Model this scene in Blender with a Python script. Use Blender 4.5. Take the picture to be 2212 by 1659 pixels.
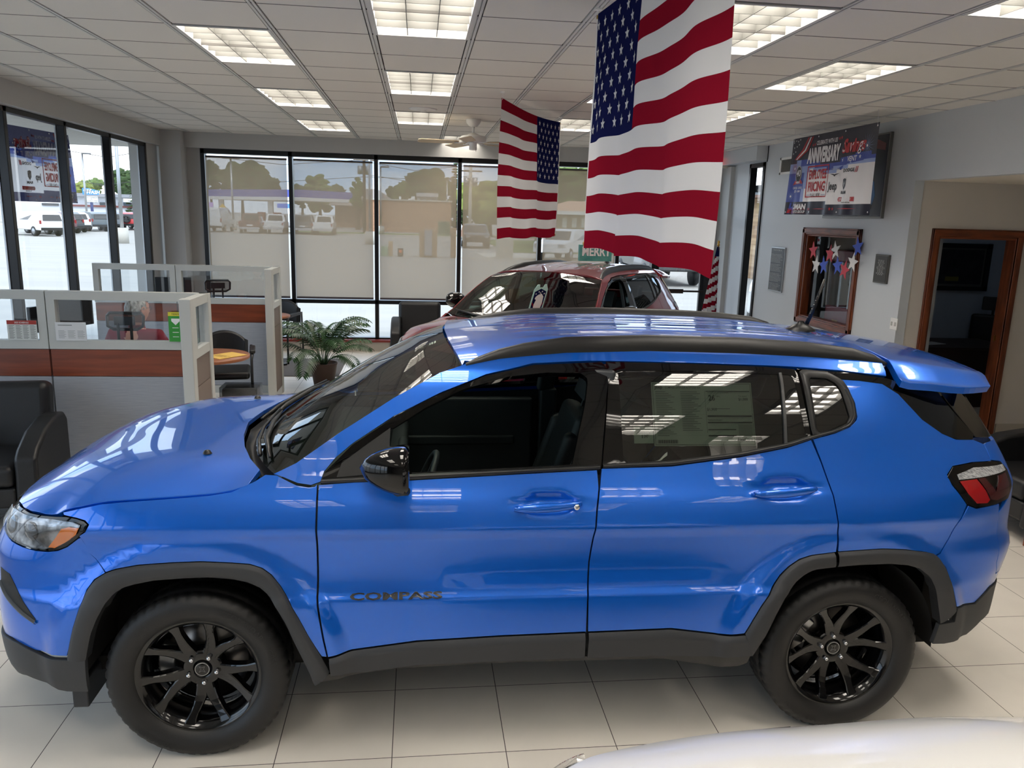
import bpy, bmesh, math, random
import numpy as np
from mathutils import Vector, Matrix
from mathutils.geometry import delaunay_2d_cdt
PI=math.pi
scn=bpy.context.scene
for o in list(bpy.data.objects): bpy.data.objects.remove(o)
COL=scn.collection
random.seed(4); RNG=np.random.RandomState(7)
# ---------------------------------------------------------------- camera
CAM_H=2.129; CF=1695.2; CX,CY=1106,829.5
def cam_axes(yaw=.1217,pitch=-.2088,roll=.029):
    f=np.array([math.sin(yaw)*math.cos(pitch),math.cos(yaw)*math.cos(pitch),math.sin(pitch)])
    r0=np.array([math.cos(yaw),-math.sin(yaw),0]); u0=np.cross(r0,f)
    return r0*math.cos(roll)+u0*math.sin(roll), -r0*math.sin(roll)+u0*math.cos(roll), f
CR,CU,CFW=cam_axes()
cd=bpy.data.cameras.new('camera'); cam=bpy.data.objects.new('camera',cd); COL.objects.link(cam)
m=Matrix.Identity(4)
for i in range(3): m[i][0]=CR[i]; m[i][1]=CU[i]; m[i][2]=-CFW[i]
m[2][3]=CAM_H; cam.matrix_world=m
cd.sensor_fit='HORIZONTAL'; cd.sensor_width=36; cd.lens=36*CF/2212; cd.clip_start=.05; cd.clip_end=2000
scn.camera=cam
def ray(px,py): return CR*(px-CX)/CF-CU*(py-CY)/CF+CFW
def at_y(px,py,y): d=ray(px,py); p=d*(y/d[1]); return Vector((p[0],p[1],p[2]+CAM_H))
def at_z(px,py,z): d=ray(px,py); p=d*((z-CAM_H)/d[2]); return Vector((p[0],p[1],p[2]+CAM_H))
# ---------------------------------------------------------------- world, sun, exposure
def lin(c):
    c=np.array(c[:3],float)/255.; return tuple(np.where(c<=.04045,c/12.92,((c+.055)/1.055)**2.4))
w=bpy.data.worlds.new('sky'); scn.world=w; w.use_nodes=True; nt=w.node_tree; nt.nodes.clear()
N=nt.nodes.new; L=nt.links.new
out=N('ShaderNodeOutputWorld'); bg=N('ShaderNodeBackground'); tc=N('ShaderNodeTexCoord'); sp=N('ShaderNodeSeparateXYZ')
mp=N('ShaderNodeMapping'); mp.inputs['Scale'].default_value=(1,1,3.2)
ns=N('ShaderNodeTexNoise'); ns.inputs['Scale'].default_value=2.6; ns.inputs['Detail'].default_value=7; ns.inputs['Roughness'].default_value=.55
cr=N('ShaderNodeValToRGB'); e=cr.color_ramp.elements; e[0].position=.40; e[1].position=.62; e[0].color=(*lin((168,200,232)),1); e[1].color=(*lin((240,243,246)),1)
L(tc.outputs['Generated'],mp.inputs[0]); L(mp.outputs[0],ns.inputs['Vector']); L(ns.outputs[0],cr.inputs[0])
L(cr.outputs[0],bg.inputs['Color']); bg.inputs['Strength'].default_value=1.75; L(bg.outputs[0],out.inputs[0])
sd=bpy.data.lights.new('sun','SUN'); sd.energy=1.0; sd.angle=math.radians(4); sd.color=(1,.95,.87)
so=bpy.data.objects.new('sun',sd); COL.objects.link(so); so.rotation_euler=(math.radians(38),0,math.radians(14))
scn.view_settings.view_transform='Standard'; scn.view_settings.look='None'; scn.view_settings.gamma=1; scn.view_settings.use_curve_mapping=False
scn.view_settings.exposure=0.98
cy=scn.cycles; cy.use_denoising=True; cy.max_bounces=9; cy.diffuse_bounces=4; cy.glossy_bounces=5; cy.transmission_bounces=6; cy.transparent_max_bounces=14
cy.sample_clamp_indirect=6; cy.caustics_reflective=False; cy.caustics_refractive=False; cy.use_adaptive_sampling=True; cy.adaptive_threshold=.02
try: cy.denoiser='OPENIMAGEDENOISE'
except Exception: pass
def portal(name,loc,rot,sx,sy):
    l=bpy.data.lights.new(name,'AREA'); l.shape='RECTANGLE'; l.size=sx; l.size_y=sy; l.cycles.is_portal=True
    o=bpy.data.objects.new(name,l); COL.objects.link(o); o.location=loc; o.rotation_euler=rot
portal('daylight_left',(-3.93,4.1,1.6),(0,-PI/2,0),2.9,15.2)
portal('daylight_back',(.8,12.75,1.6),(-PI/2,0,0),8.2,2.9)
# ---------------------------------------------------------------- materials
MT={}
def mat(name,col=(128,128,128),rough=.5,metal=0,spec=.5,coat=0,coatr=.03,emit=None,es=1,noise=None,bump=0,bscale=200,alpha=None,sheen=0):
    if name in MT: return MT[name]
    m=bpy.data.materials.new(name); m.use_nodes=True; nt=m.node_tree; b=nt.nodes['Principled BSDF']
    b.inputs['Base Color'].default_value=(*lin(col),1); b.inputs['Roughness'].default_value=rough; b.inputs['Metallic'].default_value=metal
    b.inputs['Specular IOR Level'].default_value=spec; b.inputs['Coat Weight'].default_value=coat; b.inputs['Coat Roughness'].default_value=coatr
    b.inputs['Sheen Weight'].default_value=sheen
    if emit: b.inputs['Emission Color'].default_value=(*lin(emit),1); b.inputs['Emission Strength'].default_value=es
    tc=nt.nodes.new('ShaderNodeTexCoord')
    if noise:  # (scale, second colour, (stretch xyz))
        sc,c2,st=noise
        mp=nt.nodes.new('ShaderNodeMapping'); mp.inputs['Scale'].default_value=st; n=nt.nodes.new('ShaderNodeTexNoise'); n.inputs['Scale'].default_value=sc; n.inputs['Detail'].default_value=5
        mx=nt.nodes.new('ShaderNodeMix'); mx.data_type='RGBA'; mx.inputs[6].default_value=(*lin(col),1); mx.inputs[7].default_value=(*lin(c2),1)
        rp=nt.nodes.new('ShaderNodeMapRange'); rp.inputs[1].default_value=.35; rp.inputs[2].default_value=.65
        nt.links.new(tc.outputs['Object'],mp.inputs[0]); nt.links.new(mp.outputs[0],n.inputs['Vector']); nt.links.new(n.outputs[0],rp.inputs[0]); nt.links.new(rp.outputs[0],mx.inputs[0]); nt.links.new(mx.outputs[2],b.inputs['Base Color'])
    if bump:
        n=nt.nodes.new('ShaderNodeTexNoise'); n.inputs['Scale'].default_value=bscale; n.inputs['Detail'].default_value=3
        bp=nt.nodes.new('ShaderNodeBump'); bp.inputs['Strength'].default_value=bump; bp.inputs['Distance'].default_value=.002
        nt.links.new(tc.outputs['Object'],n.inputs['Vector']); nt.links.new(n.outputs[0],bp.inputs['Height']); nt.links.new(bp.outputs[0],b.inputs['Normal'])
    MT[name]=m; return m
def thin_glass(name,tint=(245,248,250),rough=0,f0=.06):
    if name in MT: return MT[name]
    m=bpy.data.materials.new(name); m.use_nodes=True; nt=m.node_tree; nt.nodes.clear()
    o=nt.nodes.new('ShaderNodeOutputMaterial'); mx=nt.nodes.new('ShaderNodeMixShader'); t=nt.nodes.new('ShaderNodeBsdfTransparent'); g=nt.nodes.new('ShaderNodeBsdfGlossy')
    t.inputs[0].default_value=(*lin(tint),1); g.inputs['Roughness'].default_value=rough
    ge=nt.nodes.new('ShaderNodeNewGeometry'); dt=nt.nodes.new('ShaderNodeVectorMath'); dt.operation='DOT_PRODUCT'; nt.links.new(ge.outputs['Normal'],dt.inputs[0]); nt.links.new(ge.outputs['Incoming'],dt.inputs[1])
    def mth(op,a,c=None):
        n=nt.nodes.new('ShaderNodeMath'); n.operation=op
        for i,v in enumerate((a,c)):
            if v is None: continue
            if isinstance(v,(int,float)): n.inputs[i].default_value=v
            else: nt.links.new(v,n.inputs[i])
        return n.outputs[0]
    sch=mth('POWER',mth('SUBTRACT',1,mth('ABSOLUTE',dt.outputs['Value'])),5); f=mth('ADD',mth('MULTIPLY',sch,1-f0),f0)
    nt.links.new(f,mx.inputs[0]); nt.links.new(t.outputs[0],mx.inputs[1]); nt.links.new(g.outputs[0],mx.inputs[2]); nt.links.new(mx.outputs[0],o.inputs[0])
    MT[name]=m; return m
def screen_mat(name,col,trans):
    m=bpy.data.materials.new(name); m.use_nodes=True; nt=m.node_tree; nt.nodes.clear()
    o=nt.nodes.new('ShaderNodeOutputMaterial'); mx=nt.nodes.new('ShaderNodeMixShader'); t=nt.nodes.new('ShaderNodeBsdfTransparent'); mx2=nt.nodes.new('ShaderNodeMixShader')
    d=nt.nodes.new('ShaderNodeBsdfDiffuse'); tr=nt.nodes.new('ShaderNodeBsdfTranslucent'); d.inputs[0].default_value=(*lin(col),1); tr.inputs[0].default_value=(*lin(col),1); mx2.inputs[0].default_value=.6
    mx.inputs[0].default_value=1-trans
    nt.links.new(d.outputs[0],mx2.inputs[1]); nt.links.new(tr.outputs[0],mx2.inputs[2]); nt.links.new(t.outputs[0],mx.inputs[1]); nt.links.new(mx2.outputs[0],mx.inputs[2]); nt.links.new(mx.outputs[0],o.inputs[0])
    MT[name]=m; return m
def wood(name,c1,c2,axis='Z',rough=.35,scale=6):
    st={'X':(.15,1,1),'Y':(1,.15,1),'Z':(1,1,.12)}[axis]
    m=mat(name,c1,rough,noise=(scale*4,c2,st)); return m
BLK=mat('black_plastic',(16,16,17),.35); GLB=mat('gloss_black',(5,5,6),.05,spec=.25,coat=.5); SAT=mat('satin_black',(26,27,28),.4)
CLAD=mat('grey_cladding_plastic',(46,48,51),.55,bump=.25,bscale=900)
CHR=mat('chrome',(215,215,218),.12,metal=1); ALU=mat('aluminium',(170,172,174),.35,metal=1)
WHT=mat('white_paint',(235,235,233),.45); LEA=mat('black_leather',(22,23,25),.42,bump=.3,bscale=260); LEC=mat('car_leather',(42,46,50),.45,bump=.2,bscale=400)
GLS=thin_glass('window_glass'); 
# ---------------------------------------------------------------- object helpers
def link(o,parent=None):
    COL.objects.link(o)
    if parent is not None: o.parent=parent
    return o
def tag(o,label=None,cat=None,group=None,kind=None):
    if label: o['label']=label
    if cat: o['category']=cat
    if group: o['group']=group
    if kind: o['kind']=kind
    return o
def empty(name,loc=(0,0,0),rz=0,label=None,cat=None,group=None,scale=1):
    o=bpy.data.objects.new(name,None); o.empty_display_size=.1; link(o); o.location=loc; o.rotation_euler=(0,0,rz); o.scale=(scale,)*3
    return tag(o,label,cat,group)
def struct(o): o['kind']='structure'; return o
def copy_tree(o,parent=None,swap=None):
    c=o.copy(); COL.objects.link(c)
    if parent is not None: c.parent=parent
    if swap and c.type=='MESH' and len(c.data.materials):
        key=(c.data.name,swap[0])
        if any(mm and mm.name in swap[1] for mm in c.data.materials):
            me=SWAPS.get(key)
            if me is None:
                me=c.data.copy(); SWAPS[key]=me
                for i,mm in enumerate(me.materials):
                    if mm and mm.name in swap[1]: me.materials[i]=swap[1][mm.name]
            c.data=me
    for ch in KIDS(o): copy_tree(ch,c,swap)
    return c
SWAPS={}
def KIDS(o): return list(o.children)
class MB:
    def __init__(s): s.v=[]; s.f=[]; s.mi=[]; s.cur=0; s.sm=[]; s.smooth=False
    def add(s,vs,fs):
        n=len(s.v); s.v+= [tuple(map(float,v)) for v in vs]; s.f+=[tuple(i+n for i in f) for f in fs]; s.mi+=[s.cur]*len(fs); s.sm+=[s.smooth]*len(fs); return s
    def box(s,x0,x1,y0,y1,z0,z1,M=None):
        vs=[(x,y,z) for z in (z0,z1) for x,y in ((x0,y0),(x1,y0),(x1,y1),(x0,y1))]
        if M is not None: vs=[M@Vector(v) for v in vs]
        return s.add(vs,[(3,2,1,0),(4,5,6,7),(0,1,5,4),(1,2,6,5),(2,3,7,6),(3,0,4,7)])
    def bar(s,a,b,w,h=None,up=(0,0,1)):
        h=h or w; a=Vector(a); b=Vector(b); d=(b-a).normalized(); up=Vector(up)
        if abs(d.dot(up))>.98: up=Vector((1,0,0))
        x=d.cross(up).normalized()*w/2; y=x.cross(d).normalized()*h/2
        vs=[p+i*x+j*y for p in(a,b) for i,j in((-1,-1),(1,-1),(1,1),(-1,1))]
        return s.add(vs,[(3,2,1,0),(4,5,6,7),(0,1,5,4),(1,2,6,5),(2,3,7,6),(3,0,4,7)])
    def tube(s,pts,r,n=10,cap=True):
        pts=[Vector(p) for p in pts]; rs=r if isinstance(r,(list,tuple)) else [r]*len(pts); vs=[]; ref=None
        for i,p in enumerate(pts):
            d=(pts[min(i+1,len(pts)-1)]-pts[max(i-1,0)]).normalized()
            if ref is None: ref=Vector((0,0,1)) if abs(d.z)<.9 else Vector((1,0,0))
            x=d.cross(ref).normalized(); ref=x.cross(d).normalized()
            for k in range(n): a=2*PI*k/n; vs.append(p+(x*math.cos(a)+ref*math.sin(a))*rs[i])
        fs=[(i*n+k,i*n+(k+1)%n,(i+1)*n+(k+1)%n,(i+1)*n+k) for i in range(len(pts)-1) for k in range(n)]
        if cap: fs+= [tuple(range(n))[::-1],tuple(range((len(pts)-1)*n,len(pts)*n))]
        o=s.smooth; s.smooth=True; s.add(vs,fs); s.smooth=o; return s
    def lathe(s,prof,n=24,M=None,closed=False,arc=2*PI,smooth=True):
        M=M or Matrix.Identity(4); k=len(prof); full=abs(arc-2*PI)<1e-6; nn=n if full else n+1
        vs=[M@Vector((r*math.cos(arc*i/n),r*math.sin(arc*i/n),z)) for i in range(nn) for r,z in prof]; fs=[]
        for i in range(n):
            j=(i+1)%nn
            for a in range(k-1 if not closed else k): b=(a+1)%k; fs.append((i*k+a,j*k+a,j*k+b,i*k+b))
        o=s.smooth; s.smooth=smooth; s.add(vs,fs); s.smooth=o; return s
    def prism(s,poly,h0,h1,M=None):
        M=M or Matrix.Identity(4); n=len(poly); vs=[M@Vector((x,y,h)) for h in(h0,h1) for x,y in poly]
        return s.add(vs,[tuple(range(n))[::-1],tuple(range(n,2*n))]+[(i,(i+1)%n,n+(i+1)%n,n+i) for i in range(n)])
    def poly(s,vs): return s.add(vs,[tuple(range(len(vs)))])
    def build(s,name,mats,parent=None,bevel=0,seg=2,sub=0,smooth=None,loc=None):
        me=bpy.data.meshes.new(name); me.from_pydata(s.v,[],s.f)
        for mm in (mats if isinstance(mats,(list,tuple)) else [mats]): me.materials.append(mm)
        me.polygons.foreach_set('material_index',s.mi); me.polygons.foreach_set('use_smooth',[True]*len(s.f) if smooth else s.sm if smooth is None else [False]*len(s.f)); me.update()
        o=bpy.data.objects.new(name,me); link(o,parent)
        if loc: o.location=loc
        if bevel:
            b=o.modifiers.new('b','BEVEL'); b.width=bevel; b.segments=seg; b.limit_method='ANGLE'; b.angle_limit=math.radians(40); b.harden_normals=True
            for p in me.polygons: p.use_smooth=True
        if sub: q=o.modifiers.new('s','SUBSURF'); q.levels=q.render_levels=sub
        return o
def MR(loc=(0,0,0),ax='Z',ang=0,ax2=None,ang2=0,sc=None):
    M=Matrix.Translation(Vector(loc))@Matrix.Rotation(ang,4,ax)
    if ax2: M=M@Matrix.Rotation(ang2,4,ax2)
    if sc: M=M@Matrix.Diagonal((*sc,1))
    return M
def star(r,ri=.42,rot=PI/2): return [((r if k%2==0 else r*ri)*math.cos(rot+k*PI/5),(r if k%2==0 else r*ri)*math.sin(rot+k*PI/5)) for k in range(10)]
_tx={}
def text_polys(body,bold=0,shear=0,res=2):
    key=(body,bold,shear)
    if key in _tx: return _tx[key]
    c=bpy.data.curves.new('t','FONT'); c.body=body; c.size=1; c.offset=bold; c.shear=shear; c.resolution_u=res; c.align_x='LEFT'
    o=bpy.data.objects.new('t',c); COL.objects.link(o); bpy.context.view_layer.update()
    me=bpy.data.meshes.new_from_object(o.evaluated_get(bpy.context.evaluated_depsgraph_get()))
    vs=[(v.co.x,v.co.y) for v in me.vertices]; fs=[tuple(p.vertices) for p in me.polygons]
    bpy.data.objects.remove(o); bpy.data.curves.remove(c); bpy.data.meshes.remove(me); _tx[key]=(vs,fs); return vs,fs
def put_text(mb,body,f,x,y,w=None,h=None,bold=0,shear=0,slot=None,center=False):
    """text fitted into box of width w / cap height h at (x,y) lower left, mapped by f(x,y)->3D"""
    vs,fs=text_polys(body,bold,shear)
    if not vs: return
    x0=min(v[0] for v in vs); x1=max(v[0] for v in vs); y0=min(v[1] for v in vs); y1=max(v[1] for v in vs)
    cap=.69 if h is None else .69
    sy=(h/.69) if h else None; sx=(w/(x1-x0)) if w else None
    if sx is None: sx=sy
    if sy is None: sy=sx
    ox=x-(x1-x0)*sx/2 if center else x
    if slot is not None: mb.cur=slot
    mb.add([f(ox+(a-x0)*sx,y+b*sy) for a,b in vs],fs)
# ---------------------------------------------------------------- room
FT=.4598; FX0,FY0=-.5585,3.2549; CT=.61; CX0,CY0=-.2878,5.2985; CEIL=3.219
XL,XR,YB=-3.68,4.87,12.4
def floor_mat():
    m=bpy.data.materials.new('floor_tiles'); m.use_nodes=True; nt=m.node_tree; b=nt.nodes['Principled BSDF']; N=nt.nodes.new; L=nt.links.new
    tc=N('ShaderNodeTexCoord'); sp=N('ShaderNodeSeparateXYZ'); L(tc.outputs['Object'],sp.inputs[0])
    def M(op,a,b_=None,c=None):
        n=N('ShaderNodeMath'); n.operation=op
        for i,v in enumerate((a,b_,c)):
            if v is None: continue
            if isinstance(v,(int,float)): n.inputs[i].default_value=v
            else: L(v,n.inputs[i])
        return n.outputs[0]
    ds=[]; ids=[]
    for k,o in((0,FX0),(1,FY0)):
        t=M('DIVIDE',M('SUBTRACT',sp.outputs[k],o),FT); fr=M('FRACT',t); ids.append(M('FLOOR',t)); ds.append(M('ABSOLUTE',M('SUBTRACT',fr,.5)))
    d=M('MAXIMUM',ds[0],ds[1]); g=M('GREATER_THAN',d,.5-.0038)
    wn=N('ShaderNodeTexWhiteNoise'); wn.noise_dimensions='2D'; cb=N('ShaderNodeCombineXYZ'); L(ids[0],cb.inputs[0]); L(ids[1],cb.inputs[1]); L(cb.outputs[0],wn.inputs['Vector'])
    ns=N('ShaderNodeTexNoise'); ns.inputs['Scale'].default_value=5; ns.inputs['Detail'].default_value=8; L(tc.outputs['Object'],ns.inputs['Vector'])
    mx=N('ShaderNodeMix'); mx.data_type='RGBA'; mx.inputs[6].default_value=(*lin((228,222,212)),1); mx.inputs[7].default_value=(*lin((214,209,200)),1); L(ns.outputs[0],mx.inputs[0])
    m2=N('ShaderNodeMix'); m2.data_type='RGBA'; m2.blend_type='MULTIPLY'; m2.inputs[0].default_value=1; L(mx.outputs[2],m2.inputs[6])
    v=M('ADD',M('MULTIPLY',wn.outputs[0],.05),.955); cc=N('ShaderNodeCombineXYZ'); [L(v,cc.inputs[i]) for i in range(3)]; L(cc.outputs[0],m2.inputs[7])
    m3=N('ShaderNodeMix'); m3.data_type='RGBA'; L(g,m3.inputs[0]); L(m2.outputs[2],m3.inputs[6]); m3.inputs[7].default_value=(*lin((74,68,66)),1); L(m3.outputs[2],b.inputs['Base Color'])
    L(M('ADD',M('MULTIPLY',g,.4),.30),b.inputs['Roughness']); b.inputs['Specular IOR Level'].default_value=.42
    bp=N('ShaderNodeBump'); bp.inputs['Strength'].default_value=.5; bp.inputs['Distance'].default_value=.002; L(M('SUBTRACT',1,g),bp.inputs['Height']); L(bp.outputs[0],b.inputs['Normal'])
    return m
FLM=floor_mat(); TILE=mat('base_tile',(176,168,156),.35)
WG=mat('wall_paint_grey',(200,205,210),.42,bump=.15,bscale=90); WB=mat('wall_paint_beige',(206,200,192),.6); WD=mat('window_column_paint',(186,186,184),.5)
OFW=mat('office_wall_paint',(186,194,204),.7); FRM=mat('window_frame_black',(28,27,28),.3,metal=.3); WHC=mat('ceiling_tile',(222,219,213),.9,bump=.6,bscale=320)
TEE=mat('ceiling_grid_paint',(205,205,203),.5); DKG=mat('dark_gap',(34,33,33),.9)
OAKZ=wood('oak_trim_vertical',(128,66,36),(84,38,18),'Z'); OAKX=wood('oak_trim_horizontal',(128,66,36),(84,38,18),'X'); OAKY=wood('oak_trim_lengthwise',(128,66,36),(84,38,18),'Y')
b=MB(); b.box(-4,10,-6.4,12.7,-.1,0); struct(b.build('floor',FLM))
def slab(name,mt,*bx,bevel=0):
    b=MB()
    for q in bx: b.box(*q)
    return struct(b.build(name,mt,bevel=bevel))
# ceiling tiles with thin shadow gaps, then the grid
b=MB(); i0,i1,j0,j1=-6,17,-19,12
for i in range(i0,i1):
    for j in range(j0,j1):
        x0=max(CX0+CT*i+.027,XL-.2); x1=min(CX0+CT*(i+1)-.027,10); y0=CY0+CT*j+.005; y1=min(CY0+CT*(j+1)-.005,YB+.05)
        if x1-x0<.05 or y1-y0<.05: continue
        if x0>XR: continue
        x1=min(x1,XR+.04)
        if (i in(0,3) and (j+2)%4 in(0,1) and -15<j<9) or (i==-2 and j%4 in(0,1) and -13<j<11) or (i==5 and j%4 in(0,1) and -13<j<7) or (i==1 and j in(10,11)): continue
        b.box(x0,x1,y0,y1,CEIL,CEIL+.015)
struct(b.build('ceiling',WHC))
slab('ceiling_1',DKG,(-4,10,-6.4,12.7,CEIL+.12,CEIL+.2))
b=MB()
for i in range(i0+1,i1):
    x=CX0+CT*i
    if XL<x<XR: b.box(x-.019,x-.004,-6.3,YB,CEIL-.004,CEIL+.012); b.box(x+.004,x+.019,-6.3,YB,CEIL-.004,CEIL+.012); b.box(x-.004,x+.004,-6.3,YB,CEIL+.006,CEIL+.012)
struct(b.build('trim_1',TEE))
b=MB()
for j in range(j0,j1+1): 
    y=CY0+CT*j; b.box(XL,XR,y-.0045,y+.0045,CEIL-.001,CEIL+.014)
struct(b.build('trim_2',mat('joint_shadow_strip',(96,94,91),.9)))  # shadow lines of the cross joints laid in as dark flush strips
# back wall: soffit, columns, window wall
slab('wall_back',WD,(XL-.3,XR+.3,YB,YB+.35,3.0,3.4),(XL-.3,-3.21,YB+.1,YB+.3,0,3.0),(4.76,XR+.3,YB+.1,YB+.3,0,3.0),(-3.21,3.75,YB+.08,YB+.3,-.1,.155))
slab('trim_3',WD,(-3.70,-3.40,12.2,12.52,0,CEIL-.001),(4.8,5.15,12.1,12.5,0,3.0),bevel=.006)
slab('trim_4',mat('red_ledge',(128,44,34),.3),(-3.2,3.75,YB-.03,YB+.1,.15,.185))
slab('baseboard_back',TILE,*[(x,x+.452,YB-.012,YB+.09,0,.15) for x in np.arange(-3.2,3.6,.4598)])
def frame_set(name,boxes): 
    b=MB()
    for q in boxes: b.box(*q)
    return struct(b.build(name,FRM,bevel=.004,seg=1))
WY=YB+.1; mx_=[-3.18,-1.915,-.647,.627,1.9,3.17,3.78]
frame_set('window_1',[(x-.03,x+.03,WY-.02,WY+.12,.185,3.0) for x in mx_]+[(-3.2,4.75,WY-.02,WY+.12,2.93,3.0)]+[(-3.2,3.78,WY-.02,WY+.12,.74,.80),(-3.2,3.78,WY-.02,WY+.12,.17,.21)])
def pane(name,vs,m=GLS):
    b=MB(); b.poly(vs); return struct(b.build(name,m))
pane('window_2',[(-3.2,WY+.06,.2),(3.78,WY+.06,.2),(3.78,WY+.06,2.95),(-3.2,WY+.06,2.95)])
SHD=screen_mat('solar_screen_fabric',(178,160,136),.38); ROLL=mat('shade_roller',(70,62,66),.6)
for k in range(5):
    x0,x1=mx_[k]+.05,mx_[k+1]-.05
    t=empty('roller_shade',((x0+x1)/2,WY-.03,2.885),0,'semi-sheer roller shade on the rear windows, '+['first from the left corner','second from the left','third, left of the hanging flag','fourth, behind the small hanging flag','fifth, behind the large hanging flag'][k],'window shade','roller shades on the rear windows')
    b=MB(); b.box(x0,x1,WY-.045,WY-.043,.83,2.88,Matrix.Translation(-t.location)); b.build('shade_fabric',SHD,t)
    b=MB(); b.tube([(x0-t.location.x,0,0),(x1-t.location.x,0,0)],.016,10); b.build('roller_tube',ROLL,t)
    b=MB(); b.box(x0-t.location.x,x1-t.location.x,-.03,-.01,-2.07,-2.04); b.build('hem_bar',ROLL,t)
# rear exit door
d=MB()
for q in [(3.8,3.88,WY,WY+.05,.02,2.2),(4.63,4.74,WY-.02,WY+.08,.0,2.95),(3.8,4.7,WY,WY+.05,.02,.22),(3.8,4.7,WY,WY+.05,2.12,2.24),(4.58,4.66,WY-.01,WY+.05,.02,2.2)]: d.box(*q)
dr=struct(d.build('door_1',FRM,bevel=.003,seg=1))
b=MB(); b.poly([(3.88,WY+.03,.2),(4.58,WY+.03,.2),(4.58,WY+.03,2.9),(3.88,WY+.03,2.9)]); b.build('glass_pane',GLS,dr)
b=MB(); b.box(3.85,4.62,WY-.08,WY-.06,1.02,1.05); b.box(4.0,4.28,WY-.1,WY-.04,1.0,1.07); b.build('push_bar',mat('dark_bronze',(52,42,34),.4,metal=.6),dr)
# left wall
WX=-3.80; ys=[11.83-1.265*k for k in range(13)]
slab('wall_left',WD,(-4.0,XL,-6.4,12.3,3.0,3.4),(-4.0,-3.76,11.86,12.3,-.1,3.02),(-4.0,-3.76,-6.4,ys[-1],0,3.02),(-4.0,-3.72,-6.4,11.9,-.1,.16))
frame_set('window_3',[(WX-.05,WX+.03,y-.032,y+.032,.16,3.0) for y in ys]+[(WX-.05,WX+.03,ys[-1],11.86,2.95,3.0),(WX-.05,WX+.03,ys[-1],11.86,.16,.22)])
b=MB()
for y in ys: b.box(WX-.065,WX-.05,y-.045,y+.045,.16,3.0)
struct(b.build('window_4',mat('window_cap_silver',(200,203,206),.35,metal=.4)))
pane('window_5',[(WX-.02,ys[-1],.2),(WX-.02,11.83,.2),(WX-.02,11.83,2.97),(WX-.02,ys[-1],2.97)])
# right wall with interior window, narrow outside window, alcove
W0,W1,Z0,Z1_=8.40,9.58,1.0,2.03
slab('wall_right',WG,(XR,XR+.1,11.52,12.4,0,3.0),(XR,XR+.1,7.49,11.0,Z1_,3.4),(XR,XR+.1,7.49,W0,0,Z1_),(XR,XR+.1,W1,11.0,0,Z1_),(XR,XR+.1,W0,W1,0,Z0),(XR,XR+.1,10.95,12.5,3.0,3.4),(XR,XR+.1,-6.4,7.49,2.6,3.4),(XR-.16,XR,10.98,12.4,3.02,CEIL-.002))
slab('ceiling_2',mat('alcove_ceiling',(225,218,205),.8),(XR+.1,10,-6.4,7.6,2.6,2.7))
frame_set('window_6',[(XR-.02,XR+.08,11.0,11.06,0,3.0),(XR-.02,XR+.08,11.46,11.52,0,3.0),(XR-.02,XR+.08,11.0,11.52,2.94,3.0)])
pane('window_7',[(XR+.05,11.03,0),(XR+.05,11.5,0),(XR+.05,11.5,2.98),(XR+.05,11.03,2.98)])
slab('wall_door',WB,(XR+.1,5.21,7.5,7.6,0,2.62),(6.05,10,7.5,7.6,0,2.62),(5.21,6.05,7.5,7.6,2.06,2.62))
slab('wall_east',WB,(9.95,10.05,-6.4,7.6,0,3.4)); slab('wall_south',WB,(-4.0,10,-6.5,-6.4,0,3.4))
slab('baseboard_right',TILE,*[(x,x+.452,7.485,7.5,0,.11) for x in np.arange(6.16,9.9,.4598)])
slab('wall_office',OFW,(5.7,8.6,10.1,10.2,0,2.7),(8.5,8.6,7.6,10.2,0,2.7),(5.62,5.7,8.2,10.2,0,2.7),(XR+.1,5.7,8.12,8.2,0,2.7),(XR+.1,XR+.12,7.6,8.12,0,2.7))
slab('ceiling_3',OFW,(XR+.1,8.6,7.6,12.4,2.6,2.7)); 
slab('wall_nook',mat('nook_wall_paint',(150,146,140),.6),(5.58,5.62,8.2,11.0,0,2.6),(XR+.1,5.62,10.9,11.0,0,2.6))
# door casing
b=MB()
for a,c in((5.125,5.21),(6.05,6.135)): b.box(a,c,7.475,7.5,0,2.145); b.box(a+.012,c-.012,7.465,7.475,0,2.135)
b.box(5.19,5.215,7.475,7.62,0,2.075); b.box(6.045,6.07,7.475,7.62,0,2.075)
c=struct(b.build('door_2',OAKZ,bevel=.006)); b=MB(); b.box(5.125,6.135,7.475,7.5,2.06,2.145); b.box(5.137,6.123,7.463,7.475,2.075,2.135); b.box(5.2,6.06,7.48,7.62,2.045,2.07); b.build('head_casing',OAKX,c,bevel=.006)
b=MB(); b.box(6.03,6.046,7.55,7.56,1.0,1.06); b.build('strike_plate',mat('brass',(160,130,70),.3,metal=1),c)
# interior window casing
b=MB()
for a,c_ in((W0-.085,W0),(W1,W1+.085)): b.box(XR-.022,XR,a,c_,Z0-.085,Z1_+.085); b.box(XR-.034,XR-.022,a+.014,c_-.014,Z0-.07,Z1_+.07)
b.box(XR,XR+.1,W0,W0+.02,Z0,Z1_); b.box(XR,XR+.1,W1-.02,W1,Z0,Z1_)
c=struct(b.build('window_8',OAKZ,bevel=.006)); b=MB()
for a,c_ in((Z0-.085,Z0),(Z1_,Z1_+.085)): b.box(XR-.022,XR,W0-.085,W1+.085,a,c_); b.box(XR-.034,XR-.022,W0-.07,W1+.07,a+.014,c_-.014)
b.box(XR,XR+.1,W0,W1,Z0,Z0+.02); b.box(XR,XR+.1,W0,W1,Z1_-.02,Z1_); b.build('horizontal_casing',OAKY,c,bevel=.006)
b=MB(); b.poly([(XR+.06,W0,Z0),(XR+.06,W1,Z0),(XR+.06,W1,Z1_),(XR+.06,W0,Z1_)]); b.build('glass_pane',thin_glass('interior_glass',f0=.03),c)
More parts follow.
